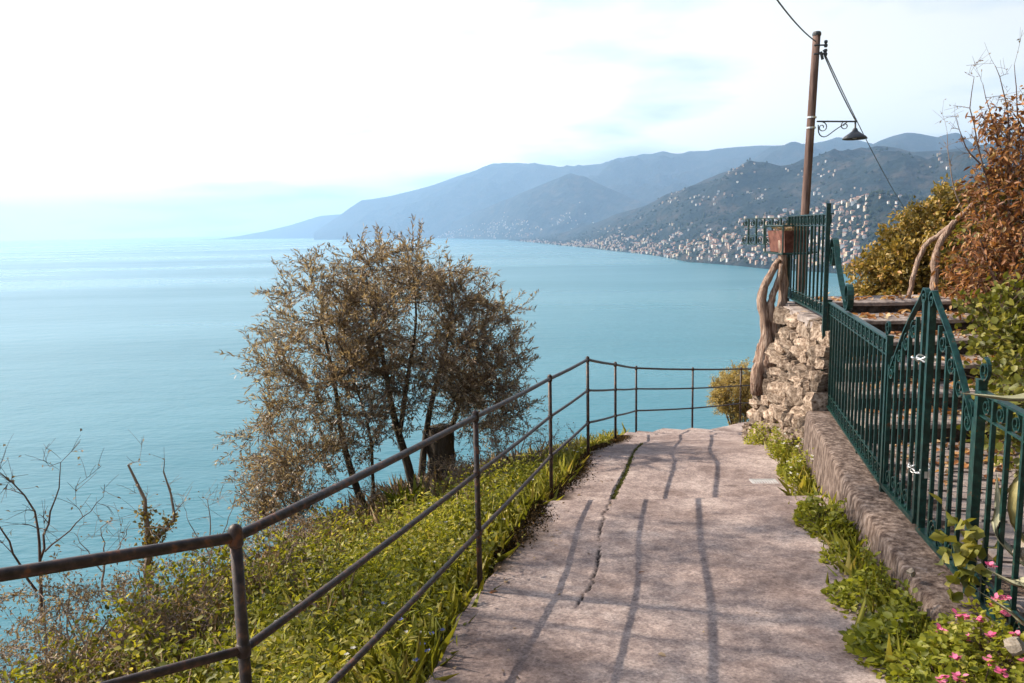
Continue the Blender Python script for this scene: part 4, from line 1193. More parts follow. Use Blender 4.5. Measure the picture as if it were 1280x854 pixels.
for (px, py, hh, Y, lab) in ((262, 700, 75, 7.2, 'thin grey bare sapling between the ivy stub and the olive tree'), (128, 720, 60, 6.2, 'thin leafless sapling leaning beside the forked ivy stub')):
    b = at(px, py + 15, Y)
    sapling(b, [([b, at(px + 2, py - hh * .4, Y), at(px - 3, py - hh, Y)], .010), ([at(px + 1, py - 10, Y), at(px + 22, py - hh * .6, Y), at(px + 34, py - hh * 1.1, Y)], .007), ([at(px, py - 6, Y), at(px - 20, py - hh * .5, Y), at(px - 34, py - hh * .9, Y)], .006)],
            lab, M['twig_pale'], ntip=6, sub=3, sub_len=.16, dry=.12, spread=.13)

def shrub(name, base, rad, height, leafmat, n_tip, label, leafL, leafW, cat='shrub', sub=4, sub_len=.14, per=1, step=.03, twig='twig_pale', C=(0, 1), group=None, shape='leaf', up=.2, lean=(0, 0)):
    base = np.asarray(base, float)
    t = thing(name, base, label, cat, group)
    st = []
    for k in range(7):
        an = random.uniform(0, 6.28); e = base + np.array((math.cos(an) * rad[0] * .6 + lean[0], math.sin(an) * rad[1] * .6 + lean[1], height * random.uniform(.55, .85)))
        st.append(stem_of([base - (0, 0, .08), (base + e) / 2 + rng.normal(size=3) * .04, e], .010, .004, 6))
    mb = MB()
    for p, r in st: mb.tube(p, list(r), 5)
    tips = ell_tips(n_tip, [(base + np.array((lean[0], lean[1], height * .5)), (rad[0], rad[1], height * .52), 1)])
    LP, LD = grow(st, tips, mb, wood_r=.006, sub=sub, sub_len=sub_len, leaf_step=step, nseg=4, tipr=.0016)
    part('stems', mb, M[twig], t, False, True)
    lv = Leaves(); leaves_at(lv, LP, LD, per, leafL, leafW, up, 1.0, C)
    link('foliage', lv.mesh('foliage', M[leafmat], base, shape), t)
    return t
def gp(px, py, Y, dz=0):
    p = at(px, py, Y); return (p[0], p[1], g_at(p[0], p[1]) - .03 + dz)
shrub('dry_shrub', gp(45, 800, 4.6), (.8, .6), .85, 'l_dry', 170, 'grey-brown dry shrub under the dark-stemmed sapling', (.018, .035), (.010, .018), sub=5, step=.022)
shrub('dry_shrub', gp(190, 760, 6.3), (.36, .3), .8, 'l_dry', 70, 'dry brown shrub at the foot of the ivy-wrapped stub', (.018, .035), (.010, .018), sub=5, step=.022)
shrub('dry_shrub', gp(262, 745, 6.6), (.45, .4), .55, 'l_dry', 50, 'dry grey shrub at the foot of the thin grey sapling', (.018, .03), (.010, .018), sub=5, step=.025)
shrub('dry_shrub', gp(372, 690, 8.2), (.55, .5), .75, 'l_dry', 70, 'dry shrub under the hanging olive foliage', (.02, .04), (.010, .02), sub=5, step=.025)
shrub('dry_shrub', gp(640, 625, 8.8), (.5, .4), .75, 'l_dry', 55, 'dry reddish shrub between the stump and the railing', (.02, .045), (.008, .016), sub=5, step=.03)
shrub('dry_shrub', gp(700, 600, 9.2), (.30, .3), .5, 'l_dry', 30, 'small dry tuft beside the mossy path edge', (.02, .04), (.006, .012), sub=4, step=.03)
shrub('leafy_shrub', gp(150, 800, 4.6), (.45, .38), .62, 'l_bank', 70, 'yellow-green leafy shrub on the bank below the forked stub', (.03, .055), (.016, .03), sub=4, step=.03, shape='round')
shrub('leafy_shrub', gp(330, 740, 5.8), (.45, .38), .66, 'l_bank', 70, 'yellow-green bush of fine leaves behind the leaning railing post', (.03, .05), (.016, .028), sub=4, step=.028, shape='round')
shrub('leafy_shrub', gp(235, 770, 5.4), (.45, .35), .66, 'l_bank', 70, 'broad-leaved green bush between the dry shrubs', (.03, .055), (.018, .03), sub=4, step=.03, shape='round')

shrub('leafy_shrub', gp(20, 840, 3.9), (.45, .4), .55, 'l_bank', 70, 'yellow-green weedy bush in front of the grey-brown dry shrub', (.03, .05), (.016, .028), sub=4, step=.03, shape='round')
shrub('leafy_shrub', gp(430, 690, 7.4), (.40, .35), .40, 'l_bank', 46, 'low yellow-green bush under the olive stems', (.03, .05), (.014, .026), sub=4, step=.03, shape='round')
shrub('dry_shrub', gp(110, 790, 5.3), (.5, .4), .8, 'l_dry', 110, 'tangled brown shrub between the sapling and the leafy bush', (.018, .035), (.010, .018), sub=5, step=.024)

for (px, py, Y, rx, hh) in ((110, 830, 4.2, .40, .5), (200, 800, 4.9, .38, .55), (290, 765, 5.9, .42, .6), (345, 735, 6.8, .40, .55), (395, 720, 7.3, .36, .5), (250, 800, 5.0, .34, .42), (470, 680, 8.4, .40, .5), (560, 655, 9.0, .34, .5), (600, 640, 8.4, .30, .42), (15, 780, 5.4, .5, .7)):
    shrub('dry_shrub', gp(px, py, Y), (rx, rx * .85), hh, 'l_dry', 60, 'low dry brown shrub among the stalks on the outer bank', (.018, .04), (.008, .016), sub=5, step=.026, group='dry shrubs on the outer bank')

# round budding tree below the far end of the railing
bw = at(925, 545, 18.5)
wt_ = thing('budding_tree', bw, 'round yellow-green budding tree below the far railing', 'tree')
st = []
for k in range(8):
    e = at(915 + random.uniform(-26, 26), 470 + random.uniform(-6, 20), 18.5 + random.uniform(-.4, .4)); st.append(stem_of([bw - (0, 0, .5), bw + (e - bw) * .5 + rng.normal(size=3) * .06, e], .03, .006, 8))
mb = MB()
for p, r in st: mb.tube(p, list(r), 5)
part('trunk', mb, M['twig'], wt_, False, True)
mb = MB(); LP, LD = grow(st, ell_tips(200, [E(920, 494, 18.5, 29, 35, .55, 1)]), mb, wood_r=.006, sub=8, sub_len=.2, leaf_step=.02, nseg=4)
part('branches', mb, M['twig_pale'], wt_, False, True)
lv = Leaves(); leaves_at(lv, LP, LD, 2, (.03, .055), (.014, .026), .2, 1, jit=.02); link('crown', lv.mesh('crown', M['l_willow'], bw), wt_)

# bank ground cover -------------------------------------------------
def green_only(P, d):
    "weeds are lush beside the path and thin out down the bank"
    return rng.random(len(P)) < np.clip(1.2 - .72 * (d - .5), .07, 1)
def bank_points(n, y0, y1, d0, d1, power=1.0):
    s = rng.uniform(y0, y1, n); d = d0 + (d1 - d0) * rng.uniform(0, 1, n) ** power
    bx = np.interp(s, LE[:, 1], LE[:, 0])
    x = bx - d; y = s + d * .2
    return np.stack([x, y, ground_z(x, y)], -1), d

lvw = Leaves()
def plantlets(lv, P, nl, hgt, L, W, C=(0, 1), tilt=.5):
    n = len(P)
    hh = rng.uniform(hgt[0], hgt[1], n); q = rng.uniform(.15, 1, (n, nl))
    off = rng.normal(size=(n, nl, 2)) * (.02 + .05 * hh[:, None, None] * 3)
    X = P[:, None, 0] + off[..., 0]; Y = P[:, None, 1] + off[..., 1]; Z = P[:, None, 2] + hh[:, None] * q
    an = rng.uniform(0, 2 * math.pi, (n, nl)); tl = rng.normal(.15, tilt, (n, nl))
    D = np.stack([np.cos(an), np.sin(an), tl], -1).reshape(-1, 3)
    N = unit(rng.normal(size=(n * nl, 3)) * .6 + np.array((0, 0, .9)))
    tone = np.repeat(rng.normal(0, .11, n) + .55 * np.array([mnoise.noise(Vector((p[0] * 2.1, p[1] * 2.1, 4))) for p in P]), nl)
    C_ = np.clip(C[0] + (C[1] - C[0]) * (rng.beta(2, 2, n * nl)) + tone, 0, 1)
    lv.add(np.stack([X, Y, Z], -1).reshape(-1, 3), D, N, rng.uniform(L[0], L[1], n * nl), rng.uniform(W[0], W[1], n * nl), C_)
P, d = bank_points(8500, 1.6, 6.8, .06, 3.0, .9); P = P[green_only(P, d)]
clump = np.array([mnoise.noise(Vector((p[0] * 1.6, p[1] * 1.6, 0))) for p in P])
P[:, 2] += .0; hs_ = np.clip(clump, -.3, .6)
bare = np.array([mnoise.noise(Vector((p[0] * 2.7, p[1] * 2.7, 21))) for p in P]) < -.27; P = P[~bare]; clump = clump[~bare]
plantlets(lvw, P[clump < .05], 13, (.04, .16), (.016, .040), (.010, .026))
plantlets(lvw, P[clump >= .05], 16, (.10, .34), (.018, .046), (.012, .030), (.1, 1))
P, d = bank_points(2600, 1.6, 7.6, .3, 3.5, .9); P = P[green_only(P, d)]
k = np.array([mnoise.noise(Vector((p[0] * 1.3, p[1] * 1.3, 5))) for p in P]) > .02
plantlets(lvw, P[k], 24, (.18, .50), (.02, .05), (.012, .034))
P, d = bank_points(2600, 6.0, 11.5, .08, 2.4, .9)
plantlets(lvw, P, 14, (.04, .18), (.025, .05), (.014, .028), (.1, 1))
tag(link('bank_weeds', lvw.mesh('bank_weeds', M['l_bank'], (0, 0, 0), 'round', .12, .1)), 'mass of low green weeds covering the bank below the railing', 'weeds', kind='stuff')
lvp = Leaves()
P, d = bank_points(2600, 1.6, 7.6, .1, 3.2, .85); P = P[green_only(P, d)]
k = np.array([mnoise.noise(Vector((p[0] * 1.9, p[1] * 1.9, 9))) for p in P]) > -.08
plantlets(lvp, P[k], 26, (.12, .46), (.03, .08), (.006, .014), (.15, 1), .8)
tag(link('feathery_weeds', lvp.mesh('feathery_weeds', M['l_weed'], (0, 0, 0), 'leaf', .1, .15)), 'feathery pointed weeds rising through the bank cover', 'weeds', kind='stuff')
lvg = Leaves()
def blades(lv, P, L, W, C=(0, 1), lean=.45):
    n = len(P); D = unit(rng.normal(size=(n, 3)) * lean + np.array((0, 0, 1))); 
    lv.add(P, D, rand_dirs(n), rng.uniform(L[0], L[1], n), rng.uniform(W[0], W[1], n), np.clip(rng.beta(2, 2, n) * (C[1] - C[0]) + C[0], 0, 1))
P, d = bank_points(9000, 5.6, 10.5, .02, 1.1, 1.3); blades(lvg, P, (.05, .15), (.003, .006))
P, d = bank_points(14000, 1.6, 8.0, .02, 2.6, 1.0); blades(lvg, P, (.08, .30), (.003, .006))
P, d = bank_points(6000, 7.0, 12.5, .2, 2.8, 1.0); blades(lvg, P, (.06, .26), (.003, .007), (.4, 1))
tag(link('bank_grass', lvg.mesh('bank_grass', M['l_grass'], (0, 0, 0), 'leaf', .1, .25)), 'fine grass growing along the bank edge of the path', 'grass', kind='stuff')
lvd = Leaves(); P, d = bank_points(11000, 1.6, 11.5, .15, 3.6, .6)
k = np.array([mnoise.noise(Vector((p[0] * 1.4, p[1] * 1.4, 31))) for p in P]) + .42 * (d - 1.25) > .02
blades(lvd, P[k], (.10, .42), (.004, .010), (.2, 1), .6)
plantlets(lvd, P[k][::2], 11, (.04, .22), (.02, .05), (.008, .02))
tag(link('dead_stalks', lvd.mesh('dead_stalks', M['l_dry'], (0, 0, 0), 'leaf', .1, .2)), 'dry brown stalks and dead leaves mixed into the bank weeds', 'dry stalks', kind='stuff')
lvf = Leaves(); P, d = bank_points(90, 3.2, 9.5, .1, 1.5, 1.0); P[:, 2] += rng.uniform(.12, .26, len(P))
for k in range(5):
    an = 2 * math.pi * k / 5 + rng.uniform(0, .3, len(P)); lvf.add(P, np.stack([np.cos(an), np.sin(an), np.full(len(P), .35)], -1), np.tile((0, 0, 1.0), (len(P), 1)), .016, .013, rng.uniform(0, 1, len(P)))
tag(link('bank_flowers', lvf.mesh('bank_flowers', M['p_white'], (0, 0, 0), 'round', .05, 0)), 'tiny white flowers dotted over the bank', 'flowers', kind='stuff')
lvf = Leaves(); P = np.array([onz(x, y, z) for x, y, z in ((553, 788, -.34), (540, 793, -.33), (535, 815, -.3), (528, 806, -.3), (500, 775, -.3), (520, 826, -.26), (480, 755, -.3))])
for k in range(5):
    an = 2 * math.pi * k / 5; lvf.add(P, np.tile((math.cos(an), math.sin(an), .4), (len(P), 1)), np.tile((0, 0, 1.0), (len(P), 1)), .02, .016, rng.uniform(0, 1, len(P)))
tag(link('blue_flowers', lvf.mesh('blue_flowers', M['p_blue'], (0, 0, 0), 'round', .05, 0)), 'few small blue flowers beside the near path edge', 'flowers', kind='stuff')

# strappy plant beside the stump
lvs = Leaves(); bs = np.array(gp(508, 628, 8.3)); n = 46
D = unit(np.stack([rng.normal(0, .5, n), rng.normal(0, .4, n), np.ones(n)], -1))
lvs.add(np.tile(bs, (n, 1)) + rng.normal(size=(n, 3)) * .03, D, rand_dirs(n), rng.uniform(.25, .5, n), rng.uniform(.02, .035, n), rng.uniform(.1, .7, n))
o = link('strappy_plant', lvs.mesh('strappy_plant', M['l_weed'], bs, 'leaf', .1, .3), None, bs); tag(o, 'spiky green strap-leaved plant at the foot of the olive stems', 'plant')

# moss along the broken path edge
lvm = Leaves(); n = 14000
s = rng.uniform(4.75, 10.6, n); dens = np.array([mnoise.noise(Vector((q * .95, 3.7, 0))) for q in s])
k = dens > -.06; s = s[k]; dens = dens[k]; n = len(s)
wv = np.abs(rng.normal(0, .075, n)) * (.6 + 1.8 * np.clip(dens, 0, 1))
bx = np.interp(s, LE[:, 1], LE[:, 0]); zz = np.interp(s, LE[:, 1], RZ)
P = np.stack([bx + wv - .05, s, zz + rng.uniform(-.01, .025, n)], -1)
lvm.add(P, rand_dirs(n, .5), rand_dirs(n, .8), rng.uniform(.008, .024, n), rng.uniform(.006, .018, n), np.clip(rng.beta(1.2, 2.6, n) + (s > 8) * .2, 0, 1))
tag(link('edge_moss', lvm.mesh('edge_moss', M['l_moss'], (0, 0, 0), 'round')), 'dark brown moss and litter on the broken path edge', 'moss', kind='stuff')
lvm = Leaves(); n = 900
q = rng.uniform(0, 1, n) * 4.2; a = np.minimum(q.astype(int), 3); fr = q - a
P2 = CRACK[a] + (CRACK[a + 1] - CRACK[a]) * fr[:, None]
z2 = np.array([path_z(x, y) for x, y in P2]); P = np.stack([P2[:, 0] + rng.normal(0, .014, n), P2[:, 1], z2 + rng.uniform(-.004, .008, n)], -1)
lvm.add(P, rand_dirs(n, .7), rand_dirs(n, .6), rng.uniform(.01, .028, n), rng.uniform(.006, .014, n), rng.uniform(0, 1, n))
tag(link('crack_moss', lvm.mesh('crack_moss', M['l_mossg'], (0, 0, 0), 'leaf')), 'green moss growing in the long crack of the path', 'moss', kind='stuff')

# weeds along the wall foot ------------------------------------------
def weed(base, rad, hgt, n, label, mat='l_weed', L=(.03, .06), W=(.022, .045), C=(0, 1), flowers=None, nfl=0, name='weed_clump', shape='round'):
    base = np.asarray(base, float); t = thing(name, base, label, 'weeds')
    lv = Leaves(); m = int(n * 2.1); L = (L[0] * .55, L[1] * .75); W = (W[0] * .55, W[1] * .72)
    an = rng.uniform(0, 6.283, m); rr = np.sqrt(rng.uniform(0, 1, m))
    env = (1 - rr ** 2 * .75) * (.72 + .28 * np.sin(an * 3 + base[0] * 9)) * np.array([1 + .7 * mnoise.noise(Vector((math.cos(a) * r * 2.6 + base[1] * 5, math.sin(a) * r * 2.6, base[0]))) for a, r in zip(an, rr)])
    P = np.stack([base[0] + np.cos(an) * rr * rad[0], base[1] + np.sin(an) * rr * rad[1], base[2] + hgt * env * rng.uniform(.12, 1.0, m) ** .7], -1)
    D = np.stack([np.cos(an) * .6 + rng.normal(0, .6, m), np.sin(an) * .6 + rng.normal(0, .6, m), rng.normal(.15, .4, m)], -1)
    N = unit(rng.normal(size=(m, 3)) * .45 + np.array((0, 0, 1)))
    lv.add(P, D, N, rng.uniform(L[0], L[1], m), rng.uniform(W[0], W[1], m), np.clip(C[0] + (C[1] - C[0]) * rng.beta(1.6, 1.6, m) + .22 * np.array([mnoise.noise(Vector(p) * 7) for p in P]), 0, 1))
    link('leaves', lv.mesh('leaves', M[mat], base, shape, .12, .1), t)
    mb = MB()
    for k in range(0, m, 22):
        mb.tube([base + np.array(((P[k, 0] - base[0]) * .6, (P[k, 1] - base[1]) * .6, -.02)), (base + P[k]) / 2 + (0, 0, .01) + (P[k] - base) * np.array((.3, .3, 0)), P[k]], [.003, .0025, .0015], 3, False)
    part('stems', mb, M['twig'], t, False, True)
    if flowers:
        lf = Leaves(); kk = rng.choice(np.where(env * hgt > hgt * .4)[0], nfl); Q = P[kk].copy(); Q[:, 2] = base[2] + hgt * env[kk] * 1.08
        for f in range(6):
            a2 = 2 * math.pi * f / 6 + rng.uniform(0, 1, nfl)
            lf.add(Q + rng.normal(size=Q.shape) * .004, np.stack([np.cos(a2), np.sin(a2), np.full(nfl, .5)], -1), np.tile((0, 0, 1.0), (nfl, 1)), .022, .018, rng.uniform(0, 1, nfl))
        if flowers == 'p_white': tag(link('flowers', lf.mesh('flowers', M[flowers], base, 'round', .05, 0), t), kind='stuff')
        else:
            for q in Q:
                l1 = Leaves()
                for f in range(9):
                    a2 = rng.uniform(0, 6.28); l1.add(rng.normal(size=(1, 3)) * .006, np.array([(math.cos(a2), math.sin(a2), rng.uniform(.1, 1))]), np.array([(0, 0, 1.0)]), .024, .02, rng.uniform(0, 1))
                link('flower', l1.mesh('flower', M[flowers], (0, 0, 0), 'round', .05, 0), t, Vector(q) - t.location)
    return t
def wb(y, off): return (line_x(y) - .25 - off, y, path_z(line_x(y) - .4, y) - .02)
weed(wb(8.9, .10), (.30, .62), .36, 1500, 'bright green weed clump at the foot of the stone wall', C=(.3, 1))
weed(wb(8.0, .02), (.24, .5), .38, 1000, 'pale green weeds where stone wall meets concrete wall', C=(.3, 1), flowers='p_white', nfl=14)
weed(wb(7.15, .02), (.20, .55), .30, 900, 'white-flowered weeds beside the metal drain plate', C=(.25, 1), flowers='p_white', nfl=22)
weed(wb(6.3, .03), (.14, .45), .20, 520, 'thin weed strip along the low wall past the drain plate', C=(.15, .9))
weed(wb(5.35, .08), (.20, .46), .30, 800, 'broad-leaved green weeds at the low wall by the brown fallen leaf', L=(.04, .08), W=(.03, .055), C=(.15, .9))
weed(wb(4.65, .06), (.20, .34), .20, 520, 'low yellowish weeds below the gate hinge', L=(.03, .06), C=(.1, .85))
weed(wb(4.05, .10), (.25, .38), .26, 800, 'dense weed patch below the chained gate', L=(.035, .075), W=(.025, .05), C=(.05, .85))
weed(wb(3.45, .10), (.28, .36), .32, 900, 'dark leafy weeds spreading over the path by the gate post', L=(.035, .075), W=(.028, .052), C=(0, .75))
weed((1.78, 2.95, -.28), (.26, .34), .33, 800, 'pink-flowered leafy plant at the foot of the fence', L=(.03, .06), W=(.026, .048), C=(.1, .9), flowers='p_pink', nfl=8)
weed((1.98, 3.18, -.24), (.2, .22), .34, 520, 'pink-flowered clump against the fence below the agave', L=(.03, .05), W=(.02, .04), C=(.3, 1), flowers='p_pink', nfl=12)
weed((1.55, 2.75, -.27), (.20, .22), .16, 360, 'low green weeds spilling onto the path below the pink flowers', L=(.03, .06), W=(.026, .048), C=(0, .7))
lvg = Leaves(); n = 1500
y = rng.uniform(3.2, 9.4, n); x = line_x(y) - .25 - np.abs(rng.normal(0, .09, n)); z = np.array([path_z(a, b_) for a, b_ in zip(x, y)])
blades(lvg, np.stack([x, y, z - .01], -1), (.06, .24), (.005, .010))
tag(link('wall_grass', lvg.mesh('wall_grass', M['l_grass'], (0, 0, 0), 'leaf', .1, .3)), 'thin grass tufts along the wall foot', 'grass', kind='stuff')

# agave ---------------------------------------------------------------
ag = thing('agave', (2.62, 3.0, -.24), 'large agave with long pale leaves reaching through the fence', 'plant')
def agave_leaf(pts, w, mat, name='leaf'):
    P = smooth_path(pts, 14); mb = MB(); V = []
    for i, p in enumerate(P):
        q = i / 13; ww = w * (min(1, .55 + q * 1.6) if q < .3 else max(.02, 1 - ((q - .3) / .7) ** 1.6))
        t = unit(P[min(i + 1, 13)] - P[max(i - 1, 0)]); s_ = unit(np.cross(t, (0, 0, 1.0))); nn = np.cross(s_, t)
        V += [p + s_ * ww + nn * ww * .35, p + s_ * ww * .45 + nn * .0, p - s_ * ww * .45, p - s_ * ww + nn * ww * .35, p - nn * ww * .28]
    F = []
    for i in range(13):
        for j in range(5): F.append((i * 5 + j, i * 5 + (j + 1) % 5, (i + 1) * 5 + (j + 1) % 5, (i + 1) * 5 + j))
    F.append((4, 3, 2, 1, 0)); F.append(tuple(13 * 5 + j for j in range(5)))
    mb.add(V, F); part(name, mb, M[mat], ag, True, True)
A0 = np.array((2.62, 3.0, -.2))
agave_leaf([A0, (2.55, 2.98, .45), at(1330, 512, 2.85), at(1262, 500, 2.8), at(1198, 491, 2.78)], .048, 'agave')
agave_leaf([A0, at(1292, 690, 3.3), at(1268, 650, 3.35), at(1272, 605, 3.4), at(1290, 588, 3.4), at(1320, 600, 3.4)], .028, 'agave_dark')
agave_leaf([A0, at(1300, 600, 3.5), at(1275, 600, 3.55), at(1258, 618, 3.6), at(1250, 640, 3.6)], .02, 'agave_dark')
agave_leaf([A0, at(1300, 745, 3.1), at(1262, 728, 3.12), at(1228, 708, 3.14)], .03, 'agave')
agave_leaf([A0, at(1300, 735, 3.2), at(1275, 728, 3.22), at(1246, 722, 3.22)], .022, 'agave')
agave_leaf([A0, at(1300, 790, 3.0), at(1262, 765, 3.0), at(1222, 738, 3.02)], .026, 'agave')
agave_leaf([A0, at(1262, 690, 3.4), at(1248, 640, 3.45), at(1246, 590, 3.5)], .028, 'agave')
agave_leaf([A0, (2.9, 3.1, .4), (3.05, 3.2, .9)], .06, 'agave'); agave_leaf([A0, (2.7, 2.6, .4), (2.75, 2.3, .8)], .06, 'agave'); agave_leaf([A0, (2.95, 2.8, .25), (3.3, 2.7, .35)], .06, 'agave')
agave_leaf([A0, (2.6, 3.4, .4), (2.62, 3.75, .75)], .05, 'agave')
for k, (px, py, Y, s, lab) in enumerate(((1284, 690, 3.3, .075, 'pale rounded stone inside the fence at the agave'), (1270, 808, 2.75, .05, 'cream-coloured stone among the pink flowers'), (1140, 716, 3.9, .03, 'small white pebble on the low wall foot'))):
    p = at(px, py, Y)
    o = link('rock', stones[3 + k].copy(), None, p, (k, .4 * k, .7), (s * 1.5, s * 1.2, s)); o.data.materials.clear(); o.data.materials.append(M['rock']); tag(o, lab, 'stone')
lvi = Leaves(); n = 60
P = np.array(at(1205, 700, 3.6)) + rng.normal(size=(n, 3)) * np.array((.05, .04, .09)); lvi.add(P, rand_dirs(n), rand_dirs(n, .6), rng.uniform(.05, .09, n), rng.uniform(.04, .07, n), rng.uniform(.3, 1, n))
b = np.array(at(1205, 735, 3.6)); tag(link('ivy', lvi.mesh('ivy', M['l_ivy'], b, 'round'), None, b), 'pale green creeper sprig climbing the gate post', 'ivy')

# twisted vine trunk on the wall corner ----------------------------------
vt = thing('twisted_trunk', at(945, 490, 10.2), 'gnarled twisted bare trunk growing over the stone wall corner', 'tree trunk')
mb = MB()
def vtube(pts, r, n=18, wob=.010):
    p = smooth_path(pts, n); p = p + np.array([[mnoise.noise(Vector((q * 1.3, k * 4, 2.2))) for k in range(3)] for q in range(n)]) * wob * 2
    rr = np.interp(np.linspace(0, 1, n), np.linspace(0, 1, len(r)), r) * np.array([1 + .18 * mnoise.noise(Vector((q * .9, 1, r[0] * 50))) for q in range(n)])
    mb.tube(p, list(rr * .8), 9)
vtube([at(946, 492, 10.05), at(948, 465, 10.0), at(958, 432, 9.98), at(956, 400, 10.0), at(952, 372, 10.02), at(960, 348, 10.05), at(974, 325, 10.1)], [.10, .11, .10, .085, .075, .06, .05])
vtube([at(972, 432, 10.0), at(969, 408, 9.98), at(963, 385, 9.98), at(966, 370, 10.0), at(973, 350, 10.02), at(977, 330, 10.05)], [.075, .07, .065, .055, .045, .04])
vtube([at(976, 428, 10.02), at(977, 395, 10.05), at(979, 360, 10.08), at(978, 318, 10.12), at(978, 300, 10.15)], [.085, .075, .07, .068, .06])
vtube([at(962, 470, 9.96), at(962, 445, 9.95), at(975, 425, 9.97)], [.10, .11, .09])
vtube([at(944, 470, 10.02), at(949, 440, 10.02), at(958, 415, 10.0)], [.055, .06, .05])
part('trunk', mb, M['bark_vine'], vt, True, True)

# hedge, vine and creeper on the terrace -----------------------------------
def mass(name, ells, n_tip, stems_pts, label, leafmat, L, W, cat, sub=5, sub_len=.2, step=.03, per=1, shape='round', droop=0.0, C=(0, 1), twig='twig', r0=.02, wood_r=.008, jit=.01, group=None):
    base = np.asarray(stems_pts[0][0], float); t = thing(name, base, label, cat, group)
    st = [stem_of(p, r0, r0 * .3, 10) for p in stems_pts]
    mb = MB()
    for p, r in st: mb.tube(p, list(r), 6)
    LP, LD = grow(st, ell_tips(n_tip, ells), mb, wood_r=wood_r, sub=sub, sub_len=sub_len, leaf_step=step, nseg=4, tipr=.0025)
    part('stems', mb, M[twig], t, False, True)
    lv = Leaves(); leaves_at(lv, LP, LD, per, L, W, .1, 1.0, C, droop, jit)
    link('foliage', lv.mesh('foliage', M[leafmat], base, shape, .15, .15), t)
    return t
mass('hedge', [E(1120, 345, 11.6, 42, 48, .6, 1.2), E(1165, 310, 11.8, 45, 60, .7, 1.4), E(1200, 285, 11.8, 40, 55, .7, 1.0), E(1190, 350, 11.2, 40, 40, .5, 1)], 330,
     [[at(1130, 395, 11.6), at(1125, 370, 11.6), at(1115, 335, 11.6)], [at(1165, 390, 11.6), at(1165, 340, 11.7), at(1160, 290, 11.7)], [at(1200, 390, 11.6), at(1200, 320, 11.7), at(1205, 260, 11.8)]],
     'rounded olive and russet hedge on the upper terrace', 'l_hedge', (.05, .085), (.03, .05), 'hedge', sub=7, sub_len=.22, step=.026, per=2, C=(0, .95), jit=.03)
mass('vine', [E(1255, 270, 8.9, 38, 70, .5, 1.6), E(1235, 340, 8.6, 38, 55, .5, 1.5), E(1275, 330, 8.6, 45, 90, .5, 1.5), E(1262, 175, 9.0, 30, 50, .35, .8), E(1290, 220, 9.0, 30, 80, .4, .9)], 330,
     [[at(1290, 430, 8.6), at(1275, 350, 8.7), at(1262, 270, 8.9), at(1258, 180, 9.0)], [at(1280, 420, 8.6), at(1245, 350, 8.6), at(1225, 300, 8.7)], [at(1300, 400, 8.8), at(1300, 280, 8.9), at(1285, 160, 9.0)]],
     'climbing vine covered in curled rust-brown leaves above the steps', 'l_brown', (.05, .095), (.02, .04), 'vine', sub=5, sub_len=.22, step=.05, droop=.8, jit=.02, r0=.03)
mass('creeper', [E(1262, 405, 7.6, 38, 42, .4, 1.4), E(1245, 388, 8.2, 24, 20, .4, .5), E(1272, 455, 7.0, 32, 42, .4, 1.2), E(1245, 300, 9.2, 40, 70, .3, .9), E(1285, 500, 6.4, 35, 50, .4, .8)], 130,
     [[at(1300, 520, 7.0), at(1275, 460, 7.2), at(1245, 405, 7.6)], [at(1300, 480, 6.8), at(1280, 440, 7.0), at(1260, 420, 7.2)], [at(1300, 450, 8.5), at(1260, 380, 8.8), at(1245, 300, 9.2)]],
     'bright yellow-green creeper leaves spilling over the steps', 'l_ivy', (.05, .085), (.04, .07), 'creeper', sub=5, sub_len=.22, step=.04, jit=.03, r0=.014)
mass('creeper', [E(1300, 540, 5.2, 40, 60, .35, 1), E(1262, 512, 6.0, 30, 30, .3, .8)], 70, [[at(1310, 620, 5.4), at(1300, 560, 5.4), at(1290, 520, 5.4)]],
     'green creeper behind the fence beside the agave', 'l_ivy', (.05, .08), (.04, .065), 'creeper', sub=4, sub_len=.2, step=.05, jit=.03, r0=.012)
# tall bare shoots and the arching stem
vs_ = thing('arching_vine', at(1168, 372, 9.4), 'thick pale arching vine stem over the top of the gate', 'vine')
mb = MB()
vtube([at(1168, 395, 9.4), at(1168, 350, 9.4), at(1172, 312, 9.4), at(1190, 282, 9.35), at(1215, 258, 9.3), at(1245, 236, 9.2), at(1275, 215, 9.1), at(1310, 190, 9.0)], [.068, .062, .056, .05, .044, .04, .034, .03], 24)
vtube([at(1133, 398, 9.5), at(1136, 372, 9.5), at(1141, 350, 9.5), at(1146, 330, 9.5), at(1156, 308, 9.48), at(1176, 292, 9.42), at(1192, 281, 9.36)], [.03, .033, .035, .036, .038, .04, .045], 16)
part('stem', mb, M['bark_vine'], vs_, True, True)
for k, pts in enumerate(([(1255, 300), (1238, 240), (1222, 180), (1214, 135), (1217, 95)], [(1250, 230), (1225, 205), (1205, 180), (1195, 150)], [(1262, 240), (1262, 170), (1256, 120), (1243, 85)], [(1275, 200), (1272, 140), (1268, 80)], [(1270, 230), (1252, 190), (1240, 150), (1228, 104)], [(1225, 280), (1205, 262), (1190, 225), (1183, 165)])):
    b = at(*pts[0], 8.9 + .1 * k)
    P = [at(x, y, 8.9 + .1 * k) for x, y in pts]
    sapling(b, [(P, .012)], ['long straight bare shoot with dry tips rising from the vine', 'short bare shoot branching low from the vine', 'dark bare shoot above the brown vine leaves', 'upright bare shoot at the crown of the vine', 'forked bare shoot with curled brown leaves', 'pale whip-like shoot over the arching stem'][k], M['twig' if k != 5 else 'twig_pale'], ntip=6, sub=2, sub_len=.14, dry=.35, name='bare_shoot', cat='shoot', spread=.12)

